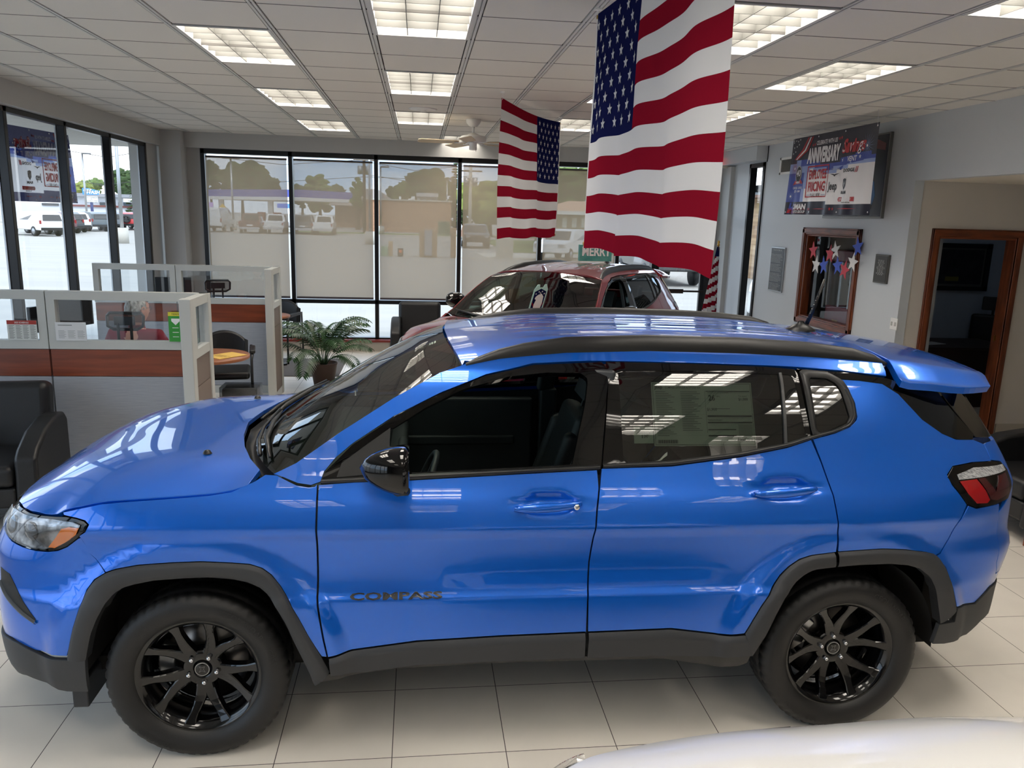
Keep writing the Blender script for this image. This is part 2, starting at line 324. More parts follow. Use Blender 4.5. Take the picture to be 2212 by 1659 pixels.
# checkered border on the floor by the alcove
b=MB()
for k in range(-4,10):
    x=5.655+.4598*k; c=x+.225; b.poly([(x+.004,7.392,.0015),(c,7.17,.0015),(x+.446,7.392,.0015)][::-1]); b.poly([(x+.004,6.948,.0015),(c,7.17,.0015),(x+.446,6.948,.0015)])
struct(b.build('trim_5',mat('black_floor_tile',(44,40,42),.3)))
# ceiling light fixtures
LENS=mat('light_reflector',(235,232,225),.5,emit=(255,246,232),es=.30); LAMPM=mat('fluorescent_diffuser',(240,236,228),.4,emit=(255,246,234),es=8.0); BLADE=mat('louver_blade',(112,112,108),.45)
def make_light():
    t=empty('ceiling_light',(0,0,0)); b=MB()
    for q in((-.29,-.27,-.59,.59),(.27,.29,-.59,.59),(-.29,.29,-.595,-.575),(-.29,.29,.575,.595)): b.box(*q,-.006,.09)
    b.build('frame',TEE,t)
    b=MB(); b.box(-.27,.27,-.575,.575,.088,.09); b.build('diffuser',LAMPM,t)
    b=MB()
    for k in range(1,3): b.box(-.27+.18*k-.0025,-.27+.18*k+.0025,-.575,.575,.0,.085)
    for k in range(1,6): y=-.575+k*.1917; b.box(-.27,.27,y-.003,y+.003,.0,.085)
    b.build('louver',BLADE,t)
    b=MB(); b.box(-.301,.301,-.603,.603,.092,.1); b.box(-.301,-.29,-.603,.603,-.002,.09); b.box(.29,.301,-.603,.603,-.002,.09); b.build('housing',DKG,t)
    return t
lt=None; G='recessed louvered ceiling lights'
def side(c): return {-2:'row nearest the left windows',0:'row above the car bonnet',3:'row behind the large flag',5:'row nearest the right wall',1:'row beside the ceiling fan'}[c]
spots=[(0,-2,'largest square-looking lit panel at the top centre edge'),(0,2,'second panel back from the top edge, one third unlit'),(0,6,'panel just behind the round smoke detector'),(-2,0,'nearest panel of the left row'),(-2,4,'middle panel of the left row'),(-2,8,'farthest panel of the left row'),(3,-2,'nearest panel, to the right of the large flag'),(3,2,'panel mostly hidden behind the large flag'),(3,6,'panel between the two flags'),(5,-4,'panel cut by the top right corner'),(5,0,'long panel left of the savings banner'),(5,4,'farthest panel, right edge of the large flag'),(1,10,'farthest panel, behind the ceiling fan')]
spots+=[(c,r,None) for c,rs in((0,(-6,-10,-14)),(3,(-6,-10,-14)),(-2,(-4,-8,-12)),(5,(-8,-12))) for r in rs]
for c,r,l in spots:
    if lt is None: lt=make_light(); o=lt
    else: o=copy_tree(lt)
    o.location=(CX0+CT*(c+.5),CY0+CT*(r+1),CEIL)
    tag(o,('recessed louvered ceiling light, '+l) if l else 'recessed louvered ceiling light behind the camera in the '+side(c),'ceiling light',G)
# ---------------------------------------------------------------- car body surfaces
def paint(name,c,metal=.35,rough=.32,flake=None):
    m=mat(name,c,rough,metal=metal,coat=1,coatr=.01); return m
BLUE=paint('blue_car_paint',(0,100,214),.5,.30); RED=paint('red_car_paint',(118,8,20),.35,.3); WPT=paint('white_car_paint',(232,232,230),0,.35)
def catmull(P,n=60):
    P=np.array(P,float); Q=np.vstack([2*P[0]-P[1],P,2*P[-1]-P[-2]]); o=[]
    for i in range(1,len(Q)-2):
        a,b,c,d=Q[i-1:i+3]; t=np.linspace(0,1,n,endpoint=False)[:,None]
        o.append(.5*(2*b+(c-a)*t+(2*a-5*b+4*c-d)*t*t+(-a+3*b-3*c+d)*t**3))
    return np.vstack(o+[P[-1:]])
PLAN=[(-.885,-.12),(-.885,.12),(-.872,.36),(-.835,.57),(-.765,.705),(-.63,.80),(-.42,.86),(-.15,.88),(.3,.89),(.9,.897),(1.5,.9),(2.1,.903),(2.6,.90),(2.95,.882),(3.2,.845),(3.38,.775),(3.485,.66),(3.54,.42),(3.56,.12),(3.56,-.12)]
pl=catmull(PLAN); d_=np.r_[0,np.cumsum(np.linalg.norm(np.diff(pl,axis=0),axis=1))]; i0_=np.argmin(abs(pl[:,0])+(pl[:,1]<0)*9)
SS=np.linspace(d_[0],d_[-1],1600); PU=np.interp(SS,d_,pl[:,0]); PW=np.interp(SS,d_,pl[:,1]); SS=SS-d_[i0_]
NU,NW=-np.gradient(PW,SS),np.gradient(PU,SS); kk=np.ones(41)/41
NU=np.convolve(np.pad(NU,20,'edge'),kk,'valid'); NW=np.convolve(np.pad(NW,20,'edge'),kk,'valid')
SN=SS[np.argmin(abs(PW[:200]))]; ST=SS[1400+np.argmin(abs(PW[1400:]))]
def pch(x,T):
    T=np.array(T,float); X=T[:,0]; Y=T[:,1]; h=np.diff(X); dl=np.diff(Y)/h; m=np.zeros(len(X)); m[0]=dl[0]; m[-1]=dl[-1]
    for i in range(1,len(X)-1):
        if dl[i-1]*dl[i]>0: w1=2*h[i]+h[i-1]; w2=h[i]+2*h[i-1]; m[i]=(w1+w2)/(w1/dl[i-1]+w2/dl[i])
    x=np.clip(x,X[0]-.3,X[-1]+.3); i=np.clip(np.searchsorted(X,x)-1,0,len(X)-2); t=(x-X[i])/h[i]; q=np.clip(t,0,1)
    r=Y[i]*(2*q**3-3*q**2+1)+m[i]*h[i]*(q**3-2*q**2+q)+Y[i+1]*(-2*q**3+3*q**2)+m[i+1]*h[i]*(q**3-q**2)
    return r+(t-q)*h[i]*np.where(t>1,m[i+1],m[i])
T_SIDE=[(.15,.09),(.25,.045),(.35,.012),(.45,-.002),(.55,-.01),(.66,-.008),(.70,.010),(.80,.024),(.90,.015),(.955,-.004),(.985,.004),(1.05,.028),(1.10,.052),(1.2,.095),(1.35,.155),(1.45,.205),(1.50,.235),(1.53,.262),(1.56,.31)]
T_FR=[(.15,.16),(.25,.06),(.35,.01),(.45,.0),(.55,-.005),(.7,.0),(.8,.005),(.88,.035),(.95,.08),(1.0,.13),(1.05,.2),(1.2,.35)]
T_RR=[(.15,.16),(.25,.10),(.35,.055),(.45,.03),(.6,.02),(.7,.0),(.78,-.01),(.86,.01),(1.05,.015),(1.12,.045),(1.3,.16),(1.5,.32),(1.6,.40)]
def sst(x): x=np.clip(x,0,1); return x*x*(3-2*x)
def SF(s,z):
    s=np.asarray(s,float); z=np.asarray(z,float); a=sst((-.25-s)/.75); b=sst((s-2.75)/.75)
    ins=pch(z,T_SIDE)*(1-a)*(1-b)+pch(z,T_FR)*a+pch(z,T_RR)*b
    for c in(0,2.636): ins=ins-.023*sst((.605-np.hypot(s-c,z-.35))/.075)
    return np.stack([np.interp(s,SS,PU)-np.interp(s,SS,NU)*ins,np.interp(s,SS,PW)-np.interp(s,SS,NW)*ins,z],-1)
HND=[(1.350,1.046),(2.317,1.090)]
def SFD(s,z):
    p=SF(s,z); s=np.asarray(s,float); z=np.asarray(z,float); n=np.stack([np.interp(s,SS,NU),np.interp(s,SS,NW)],-1); dn=0
    for x0,z0 in HND: dn=dn+.020*np.exp(-(((s-x0)/.082)**4+((z-z0)/.036)**4))+.006*np.exp(-(((s-x0)/.150)**6+((z-z0)/.020)**4))
    p=p.copy(); p[...,0]-=n[...,0]*dn; p[...,1]-=n[...,1]*dn; return p
def resample(P,d,closed=True):
    P=np.array(P,float)
    if closed: P=np.vstack([P,P[:1]])
    out=[]
    for a,b in zip(P[:-1],P[1:]):
        n=max(1,int(round(np.hypot(*(b-a))/d))); out+= [a+(b-a)*k/n for k in range(n)]
    if not closed: out.append(P[-1])
    return np.array(out)
def smoothline(P,n=6): return catmull(P,n)
FSG={'SFD':-1,'SF':-1,'WF':-1,'CWF':-1}
def evalmap(F,P,off=0,e=2e-4):
    p=F(P[:,0],P[:,1]); a=(F(P[:,0]+e,P[:,1])-F(P[:,0]-e,P[:,1])); b=(F(P[:,0],P[:,1]+e)-F(P[:,0],P[:,1]-e)); n=np.cross(a,b); n*=FSG.get(F.__name__,1); n/=np.linalg.norm(n,axis=1)[:,None]+1e-12
    return p,n
def mk_mesh(name,V,Fs,Nn,mt,parent,mirror=False,smooth=True):
    V=np.array(V,float); Nn=np.array(Nn,float)
    if mirror: V=V*[1,-1,1]; Nn=Nn*[1,-1,1]; Fs=[f[::-1] for f in Fs]
    me=bpy.data.meshes.new(name); me.from_pydata(V.tolist(),[],Fs); me.polygons.foreach_set('use_smooth',[True]*len(Fs)); me.materials.append(mt); me.update()
    me.normals_split_custom_set_from_vertices(Nn.tolist())
    o=bpy.data.objects.new(name,me); link(o,parent); return o
def panel(name,poly,F,mt,parent,d=.03,off=0,th=.014,far=False,center=False,flip=False,extra=None):
    """sheet-metal panel: 2D outline -> dense mesh on the surface F with turned-in edges. car side v=-F.v (near) or +F.v (far)"""
    B=resample(poly,d); lo=B.min(0); hi=B.max(0); nb=len(B)
    gx=np.arange(lo[0]+d*.5,hi[0],d); gy=np.arange(lo[1]+d*.5,hi[1],d); G=np.array([(x,y) for x in gx for y in gy])
    # inside test + distance from boundary
    A=B; C=np.roll(B,-1,0); ins=np.zeros(len(G),bool); md=np.full(len(G),9.)
    for a,c in zip(A,C):
        cond=((a[1]>G[:,1])!=(c[1]>G[:,1])); xx=(c[0]-a[0])*(G[:,1]-a[1])/((c[1]-a[1]) or 1e-9)+a[0]; ins^=cond&(G[:,0]<xx)
        md=np.minimum(md,np.hypot(G[:,0]-a[0],G[:,1]-a[1]))
    G=G[ins&(md>d*.45)]; P=np.vstack([B,G])
    r=delaunay_2d_cdt([Vector(p) for p in P],[(i,(i+1)%nb) for i in range(nb)],[],1,1e-6)
    P2=np.array([tuple(v) for v in r[0]]); tris=[tuple(t) for t in r[2]]
    V,Nn=evalmap(F,P2); 
    if flip: Nn=-Nn
    V=V+Nn*off; n0=len(V)
    # orient
    a,b,c=tris[len(tris)//2]; g=np.cross(V[b]-V[a],V[c]-V[a])@Nn[a]
    if g<0: tris=[t[::-1] for t in tris]
    ec={}
    for t in tris:
        for i in range(3): ec.setdefault(tuple(sorted((t[i],t[(i+1)%3]))),[]).append((t[i],t[(i+1)%3]))
    bd=[v[0] for v in ec.values() if len(v)==1]; VV=[*V]; NN=[*Nn]; FF=list(tris)
    for i,j in bd:
        t=V[j]-V[i]; L_=np.linalg.norm(t)
        if L_<1e-9: continue
        if center and abs(V[i][1])<1e-3 and abs(V[j][1])<1e-3: continue
        o_=np.cross(t/L_,Nn[i]); k=len(VV); r_=min(.004,th*.4)
        VV+=[V[i],V[j],V[i]-Nn[i]*r_+o_*.0,V[j]-Nn[j]*r_,V[i]-Nn[i]*th,V[j]-Nn[j]*th]; m1=o_*.6+Nn[i]*.8; NN+=[Nn[i],Nn[j],o_,o_,o_,o_]
        FF+=[(k+1,k,k+2,k+3),(k+3,k+2,k+4,k+5)]
    VV=np.array(VV)*[1,-1,1]; NN=np.array(NN)*[1,-1,1]; FF=[f[::-1] for f in FF]
    if far: VV=VV*[1,-1,1]; NN=NN*[1,-1,1]; FF=[f[::-1] for f in FF]
    if center:
        k=len(VV); FF=FF+[tuple(i+k for i in f[::-1]) for f in FF]; VV=np.vstack([VV,VV*[1,-1,1]]); NN=np.vstack([NN,NN*[1,-1,1]])
    return mk_mesh(name,VV,FF,NN,mt,parent)
def strip(name,A,B,F,mt,parent,rows=6,prof=None,N=None,closed=False,far=False,d=.02,back=.02,smooth=True):
    """band between two 2D curves on surface F; prof(t)=offset along normal"""
    def rs(C):
        C=np.array(C,float)
        if closed: C=np.vstack([C,C[:1]])
        l=np.r_[0,np.cumsum(np.linalg.norm(np.diff(C,axis=0),axis=1))]; return C,l
    A,la=rs(A); B,lb=rs(B); n=N or max(8,int(max(la[-1],lb[-1])/d)); q=np.linspace(0,1,n+1)
    A2=np.stack([np.interp(q*la[-1],la,A[:,k]) for k in(0,1)],-1); B2=np.stack([np.interp(q*lb[-1],lb,B[:,k]) for k in(0,1)],-1)
    prof=prof or (lambda t:0*t+.0); V=[];Nn=[]
    ts=np.linspace(0,1,rows)
    P=np.array([A2*(1-t)+B2*t for t in ts]); p,nn=evalmap(F,P.reshape(-1,2)); p=p.reshape(rows,n+1,3); nn=nn.reshape(rows,n+1,3)
    off=np.array([prof(t) for t in ts]); p=p+nn*off[:,None,None]
    top=p[0]-nn[0]*back; bot=p[-1]-nn[-1]*back; G=np.concatenate([top[None],p,bot[None]])
    # geometric normals
    du=np.gradient(G,axis=1); dv=np.gradient(G[1:-1],axis=0); gn=np.cross(du[1:-1],dv); gn/=np.linalg.norm(gn,axis=-1)[...,None]+1e-12
    sg=np.sign((gn*nn).sum(-1).mean()) or 1; gn=gn*sg
    FF=[]; VV=list(G[1:-1].reshape(-1,3)); NN=list(gn.reshape(-1,3)); m=n+1
    for i in range(rows-1):
        for j in range(n): FF.append((i*m+j,i*m+j+1,(i+1)*m+j+1,(i+1)*m+j))
    a,b,c=[np.array(VV[k]) for k in FF[0][:3]]
    if np.cross(b-a,c-a)@NN[FF[0][0]]<0: FF=[f[::-1] for f in FF]
    for (e,inn,sgn) in((0,top,1),(rows-1,bot,-1)):
        edge=p[e]; k=len(VV); dn=(p[e]-p[1 if e==0 else rows-2]); dn/=np.linalg.norm(dn,axis=1)[:,None]+1e-12
        VV+=list(edge)+list(inn); NN+=list(dn)+list(dn)
        for j in range(n):
            f=(k+j,k+j+1,k+m+j+1,k+m+j); g=np.cross(edge[j+1]-edge[j],inn[j]-edge[j])@dn[j]; FF.append(f if g>0 else f[::-1])
    VV=np.array(VV)*[1,-1,1]; NN=np.array(NN)*[1,-1,1]; FF=[f[::-1] for f in FF]
    if far: VV=VV*[1,-1,1]; NN=NN*[1,-1,1]; FF=[f[::-1] for f in FF]
    return mk_mesh(name,VV,FF,NN,mt,parent)
def tps(C,reg=None):
    C=np.array(C,float); X=C[:,:2]; n=len(X); D=np.linalg.norm(X[:,None]-X[None],axis=-1)**3; Pm=np.c_[np.ones(n),X]
    A=np.block([[D+np.diag(np.full(n,1e-5) if reg is None else reg),Pm],[Pm.T,np.zeros((3,3))]]); w_=np.linalg.solve(A,np.r_[C[:,2],0,0,0])
    def f(u,v):
        u,v=np.broadcast_arrays(np.asarray(u,float),np.asarray(v,float)); R=np.sqrt((u[...,None]-X[:,0])**2+(v[...,None]-X[:,1])**2)**3
        return R@w_[:n]+w_[n]+w_[n+1]*u+w_[n+2]*v
    return f
# ------- outlines traced in (length along the side, height)
def zed(s): return np.interp(s,[1.02,1.17,1.41,1.81,2.22,2.64,2.85,3.0,3.3],[1.548,1.571,1.592,1.602,1.597,1.583,1.568,1.55,1.50])
ARF_O=[(-.469,.455),(-.457,.490),(-.430,.583),(-.403,.657),(-.380,.725),(-.352,.764),(-.310,.792),(-.270,.807),(-.189,.823),(-.076,.832),(.037,.836),(.150,.829),(.217,.822),(.262,.805),(.296,.777),(.331,.730),(.361,.680),(.396,.614),(.429,.543),(.456,.488),(.475,.448)]
ARF_I=[(-.395,.455),(-.377,.513),(-.363,.565),(-.337,.627),(-.305,.684),(-.279,.717),(-.246,.739),(-.206,.751),(-.133,.766),(-.020,.774),(.065,.776),(.149,.768),(.206,.755),(.252,.734),(.281,.708),(.322,.649),(.350,.593),(.377,.521),(.403,.451),(.431,.370)]
ARR_O=[(2.171,.497),(2.199,.558),(2.231,.621),(2.275,.691),(2.307,.737),(2.344,.773),(2.387,.803),(2.437,.819),(2.532,.830),(2.642,.836),(2.742,.839),(2.846,.831),(2.924,.820),(2.989,.804),(3.019,.786),(3.053,.739),(3.078,.673),(3.126,.556)]
ARR_I=[(2.214,.392),(2.255,.484),(2.288,.578),(2.321,.654),(2.374,.715),(2.412,.744),(2.450,.761),(2.540,.769),(2.644,.775),(2.779,.775),(2.862,.766),(2.919,.749),(2.970,.709),(2.997,.646),(3.018,.583),(3.047,.496)]
g=.0035
GA=[(.466,1.118),(.465,.930),(.464,.685),(.487,.520),(.499,.447)]
GB=[(1.560,1.172),(1.552,1.10),(1.540,1.024),(1.520,.80),(1.516,.644),(1.518,.510)]
GC=[(2.450,1.279),(2.482,1.185),(2.518,1.065),(2.537,.915),(2.541,.834)]
BELT=[(.472,1.124),(.789,1.134),(1.197,1.153),(1.559,1.168),(1.848,1.180),(2.139,1.213),(2.338,1.247),(2.451,1.278),(2.545,1.299),(2.620,1.322),(2.648,1.345),(2.657,1.361),(2.655,1.414),(2.634,1.467),(2.600,1.502)]
UPP=[(.472,1.124),(.487,1.161),(.529,1.210),(.589,1.259),(.746,1.359),(.925,1.443),(1.110,1.511),(1.303,1.549),(1.535,1.559),(1.788,1.558),(2.02,1.555),(2.26,1.55),(2.43,1.545),(2.636,1.533),(2.837,1.512)]
LOW=[(.499,.440),(.590,.460),(.841,.493),(1.169,.506),(1.514,.512)]; LOWR=[(1.522,.512),(1.866,.518),(2.063,.487),(2.171,.497)]
WSE=[(.30,1.155),(.382,1.193),(.553,1.309),(.745,1.426),(.925,1.517),(1.024,1.548)]
HFR=[(SN,.945),(-1.1,.957),(-.880,.974),(-.738,.982),(-.665,.984),(-.57,.989),(-.506,.996)]
HSD=[(-.506,.996),(-.475,1.015),(-.407,1.034),(-.320,1.056),(-.25,1.064),(-.101,1.074),(.066,1.086),(.149,1.098),(.20,1.112)]
def sh(P,ds=0,dz=0): return [(a+ds,b+dz) for a,b in P]
HL=[(-.905,.968),(-.880,.974),(-.738,.982),(-.665,.981),(-.586,.985),(-.506,.992),(-.462,.997),(-.413,.995),(-.382,.989),(-.367,.979),(-.379,.955),(-.414,.921),(-.464,.884),(-.501,.867),(-.542,.859),(-.591,.858),(-.665,.863),(-.733,.871),(-.81,.893),(-.87,.92),(-.90,.945)]
def scale_poly(P,k,kz=None):
    P=np.array(P); c=P.mean(0); return c+(P-c)*[k,kz or k]
# hood heightfield z(u,v)
_hb=[*map(tuple,SF(*np.array(HFR).T))]+[*map(tuple,SF(*np.array(HSD[1:]).T))]
HREAR=[(.229,.70,1.134),(.168,.578,1.140),(.109,.408,1.142),(.065,.22,1.143),(.038,.0,1.143)]
_c=[(a,b,c) for a,b,c in _hb]+HREAR
_c+= [(-.60,0,1.052),(-.60,.25,1.054),(-.60,.45,1.048),(-.42,0,1.092),(-.42,.28,1.096),(-.42,.5,1.094),(-.42,.66,1.064),(-.2,0,1.117),(-.2,.3,1.12),(-.2,.54,1.124),(-.2,.70,1.098),(0,.3,1.137),(0,.56,1.142),(0,.70,1.116),(-.74,0,1.005),(-.73,.3,1.004),(-.70,.48,1.0)]
_nb=len(_hb)+len(HREAR); _r=[1e-5]*_nb+[8e-3]*(len(_c)-_nb); HOODZ=tps(_c+[(a,-b,c) for a,b,c in _c if b>.01],np.array(_r+[r for r,(a,b,c) in zip(_r,_c) if b>.01]))
def HF(u,v): return np.stack([u,v,HOODZ(u,v)],-1)
# roof heightfield
_e=SF(np.linspace(1.03,3.0,9),zed(np.linspace(1.03,3.0,9)))
_c=[tuple(x) for x in _e]+[(.958,0,1.600),(.972,.3,1.592),(1.0,.52,1.572),(1.2,0,1.626),(1.2,.4,1.610),(1.5,0,1.642),(1.5,.4,1.630),(1.9,0,1.646),(1.9,.4,1.634),(2.3,0,1.640),(2.3,.4,1.627),(2.7,0,1.618),(2.7,.4,1.604),(3.0,0,1.586),(3.0,.4,1.572),(3.3,0,1.548),(3.28,.35,1.538),(3.2,.6,1.512)]
ROOFZ=tps(_c+[(a,-b,c) for a,b,c in _c if b>.01])
def RF(u,v):
    z=ROOFZ(u,v); rib=.0045*np.cos(2*PI*v/.19)**8*sst((u-1.22)/.12)*sst((2.72-u)/.12)*(abs(v)<.47)
    return np.stack([u,v,z+rib],-1)
# windshield: parameters k across (0 centre..1 edge), t from cowl to roof
def WF(k,t):
    k,t=np.broadcast_arrays(np.asarray(k,float),np.asarray(t,float)); W=np.array(WSE); tt=np.linspace(0,1,len(W)); e=SF(np.interp(t,tt,W[:,0]),np.interp(t,tt,W[:,1])-.004)
    q=1-k**2; bu=.20*(1-t)+.068*t; bz=.0*(1-t)+.052*t
    return np.stack([e[...,0]-bu*q,e[...,1]*k,e[...,2]+bz*q-.03*(1-t)*q],-1)
GLD=thin_glass('tinted_car_glass',(132,142,134),f0=.08); GLW=thin_glass('windshield_glass',(165,182,172),f0=.14); GLR=mat('dark_car_glass',(5,6,7),.01,coat=1); RUB=mat('tyre_rubber',(15,15,16),.5,bump=.3,bscale=500)
LENC=thin_glass('clear_lens',(250,250,250),f0=.08); AMB=mat('amber_lens',(222,118,20),.15,coat=1); REDL=mat('red_lens',(150,8,18),.12,coat=1); RIMB=mat('black_wheel_paint',(6,6,7),.14,spec=.3,coat=.6,coatr=.02); DISC=mat('brake_disc',(120,118,116),.3,metal=1)
TXB=mat('badge_black',(12,14,18),.25,coat=.5)
def band_prof(h,e=.25): return lambda t: h*math.sin(PI*min(max(t,0.0),1))**e if 0<t<1 else 0.0
def make_wheel(root,x,side,rot0,steer=0):
    """side -1 near, +1 far. part: tyre mesh with rim, disc, caliper, cap and nuts as sub-parts"""
    R,HW=.347,.112; cy_=side*.775
    M=Matrix.Translation((x,cy_,.345))@Matrix.Rotation(steer,4,'Z')@Matrix.Rotation(PI/2*(1 if side<0 else -1),4,'X')  # local +z points outward
    # tyre: profile (r, z) from inner bead to outer bead with tread
    prof=[(.236,-.085),(.245,-.100),(.275,-.112),(.305,-.113),(.328,-.104),(.338,-.092)]
    for z0 in (-.085,-.05,-.046,-.036,-.032,-.004,.004,.032,.036,.046,.05,.085):
        prof.append((.345,z0))
    gro={8,9,11,12} 
    prof+= [(.338,.092),(.328,.104),(.305,.113),(.275,.112),(.245,.100),(.236,.085)]
    tr=[(.345-.0075 if i in(8,12) else 0) for i in range(len(prof))]
    n=200; V=[];F=[]; k=len(prof)
    for i in range(n):
        a=2*PI*i/n; ph=i%4
        for j,(r,z) in enumerate(prof):
            if 5<=j<=18:
                if j in(8,9,14,15): r=r-.008
                elif ph==0 and j in(5,6,7,16,17,18): r-=.006
                elif ph==2 and j in(10,11,12,13): r-=.004
            V.append(M@Vector((r*math.cos(a),r*math.sin(a),z)))
    for i in range(n):
        j=(i+1)%n
        for a in range(k-1): F.append((i*k+a,j*k+a,j*k+a+1,i*k+a+1))
    b=MB(); b.smooth=False; b.add(V,F); 
    if side<0 or 1:
        for word,a0,dr in (('GEOLANDAR',PI/2-.35,1),('YOKOHAMA',-PI/2-.9,-1),('G055',PI/2-1.15,1)):
            vs,fs=text_polys(word,.01); W_=max(v[0] for v in vs); hgt=.022; sc=hgt/.69
            def mp_(X,Y):
                rr=.290+Y*sc if dr>0 else .312-Y*sc; ang=a0+(-X*sc/.30 if dr>0 else X*sc/.30); return M@Vector((rr*math.cos(ang+.0),rr*math.sin(ang),.1145))
            b.add([mp_(*v) for v in vs],[f for f in fs])
    o=b.build('wheel',RUB,root); me=o.data
    for p in me.polygons: p.use_smooth=len(p.vertices)==4
    # rim
    b=MB(); b.lathe([(.222,-.10),(.236,-.095),(.240,-.088),(.232,-.08),(.205,-.06),(.200,.0),(.208,.06),(.222,.078),(.232,.086),(.243,.090),(.243,.082),(.236,.075)],72,M)
    def zf(r): return .030+.048*min(1,max(0,(r-.055)/.17))**1.4
    for q in range(5):
        A0=rot0+q*2*PI/5
        for sg in(-1,1):
            V=[];st=9
            for i in range(st):
                t=i/(st-1); r=.045+t*.178; da=sg*(.145+.175*sst((t-.12)/.88)) ; hw=.0185+.005*math.cos(t*PI)+.010*max(0,(t-.8)/.2); z1=zf(r); 
                cx_,cy2=r*math.cos(A0+da),r*math.sin(A0+da); nx,ny=-math.sin(A0+da),math.cos(A0+da)
                for u_,zz in((-hw*1.25,z1-.03),(-hw,z1-.003),(-hw*.75,z1),(hw*.75,z1),(hw,z1-.003),(hw*1.25,z1-.03)): V.append(M@Vector((cx_+nx*u_,cy2+ny*u_,zz)))
            F=[(i*6+j,i*6+j+1,(i+1)*6+j+1,(i+1)*6+j) for i in range(st-1) for j in range(5)]+[(0,6,0+5)][:0]
            b.add(V,F)
    b.lathe([(.0,.018),(.030,.018),(.034,.026),(.040,.030),(.068,.031),(.080,.024),(.086,-.01)],40,M)
    b.build('rim',RIMB,o)
    b=MB(); b.lathe([(.0,.0),(.165,.0),(.167,-.004),(.165,-.022),(.07,-.024),(.07,-.002)],48,M@Matrix.Translation((0,0,-.035))); b.build('brake_disc',DISC,o)
    b=MB(); b.lathe([(.0,-.05),(.19,-.06),(.19,-.075),(0,-.08)],40,M); b.build('dust_shield',BLK,o)
    b=MB(); ca=PI*.95 if side<0 else .05*PI
    if x>1: ca=PI*.85 if side<0 else .15*PI
    for dd in (-.18,0,.18): b.box(.115,.18,-.035,.035,-.055,-.008,M@Matrix.Rotation(ca+dd,4,'Z'))
    b.build('brake_caliper',ALU,o,bevel=.008)
    b=MB(); b.lathe([(0,.034),(.026,.034),(.030,.031),(.031,.026)],32,M); b.build('center_cap',RIMB,o)
    b=MB(); b.lathe([(.0255,.0345),(.0285,.0345)],32,M); T=[(-.012,-.012),(-.004,.002),(-.010,.012),(0,.008),(.010,.012),(.005,0),(.012,-.012),(0,-.006)]
    for i in range(len(T)): p,q_=T[i],T[(i+1)%len(T)]; b.bar(M@Vector((*p,.0348)),M@Vector((*q_,.0348)),.0012,.0006)
    b.build('cap_emblem',mat('emblem_grey',(150,150,152),.3,metal=1),o)
    for q in range(5):
        a=rot0+q*2*PI/5; b=MB(); b.lathe([(0,.047),(.006,.046),(.0095,.042),(.0095,.022)],12,M@Matrix.Translation((.057*math.cos(a),.057*math.sin(a),0))); b.build('lug_nut',CHR,o)
    return o
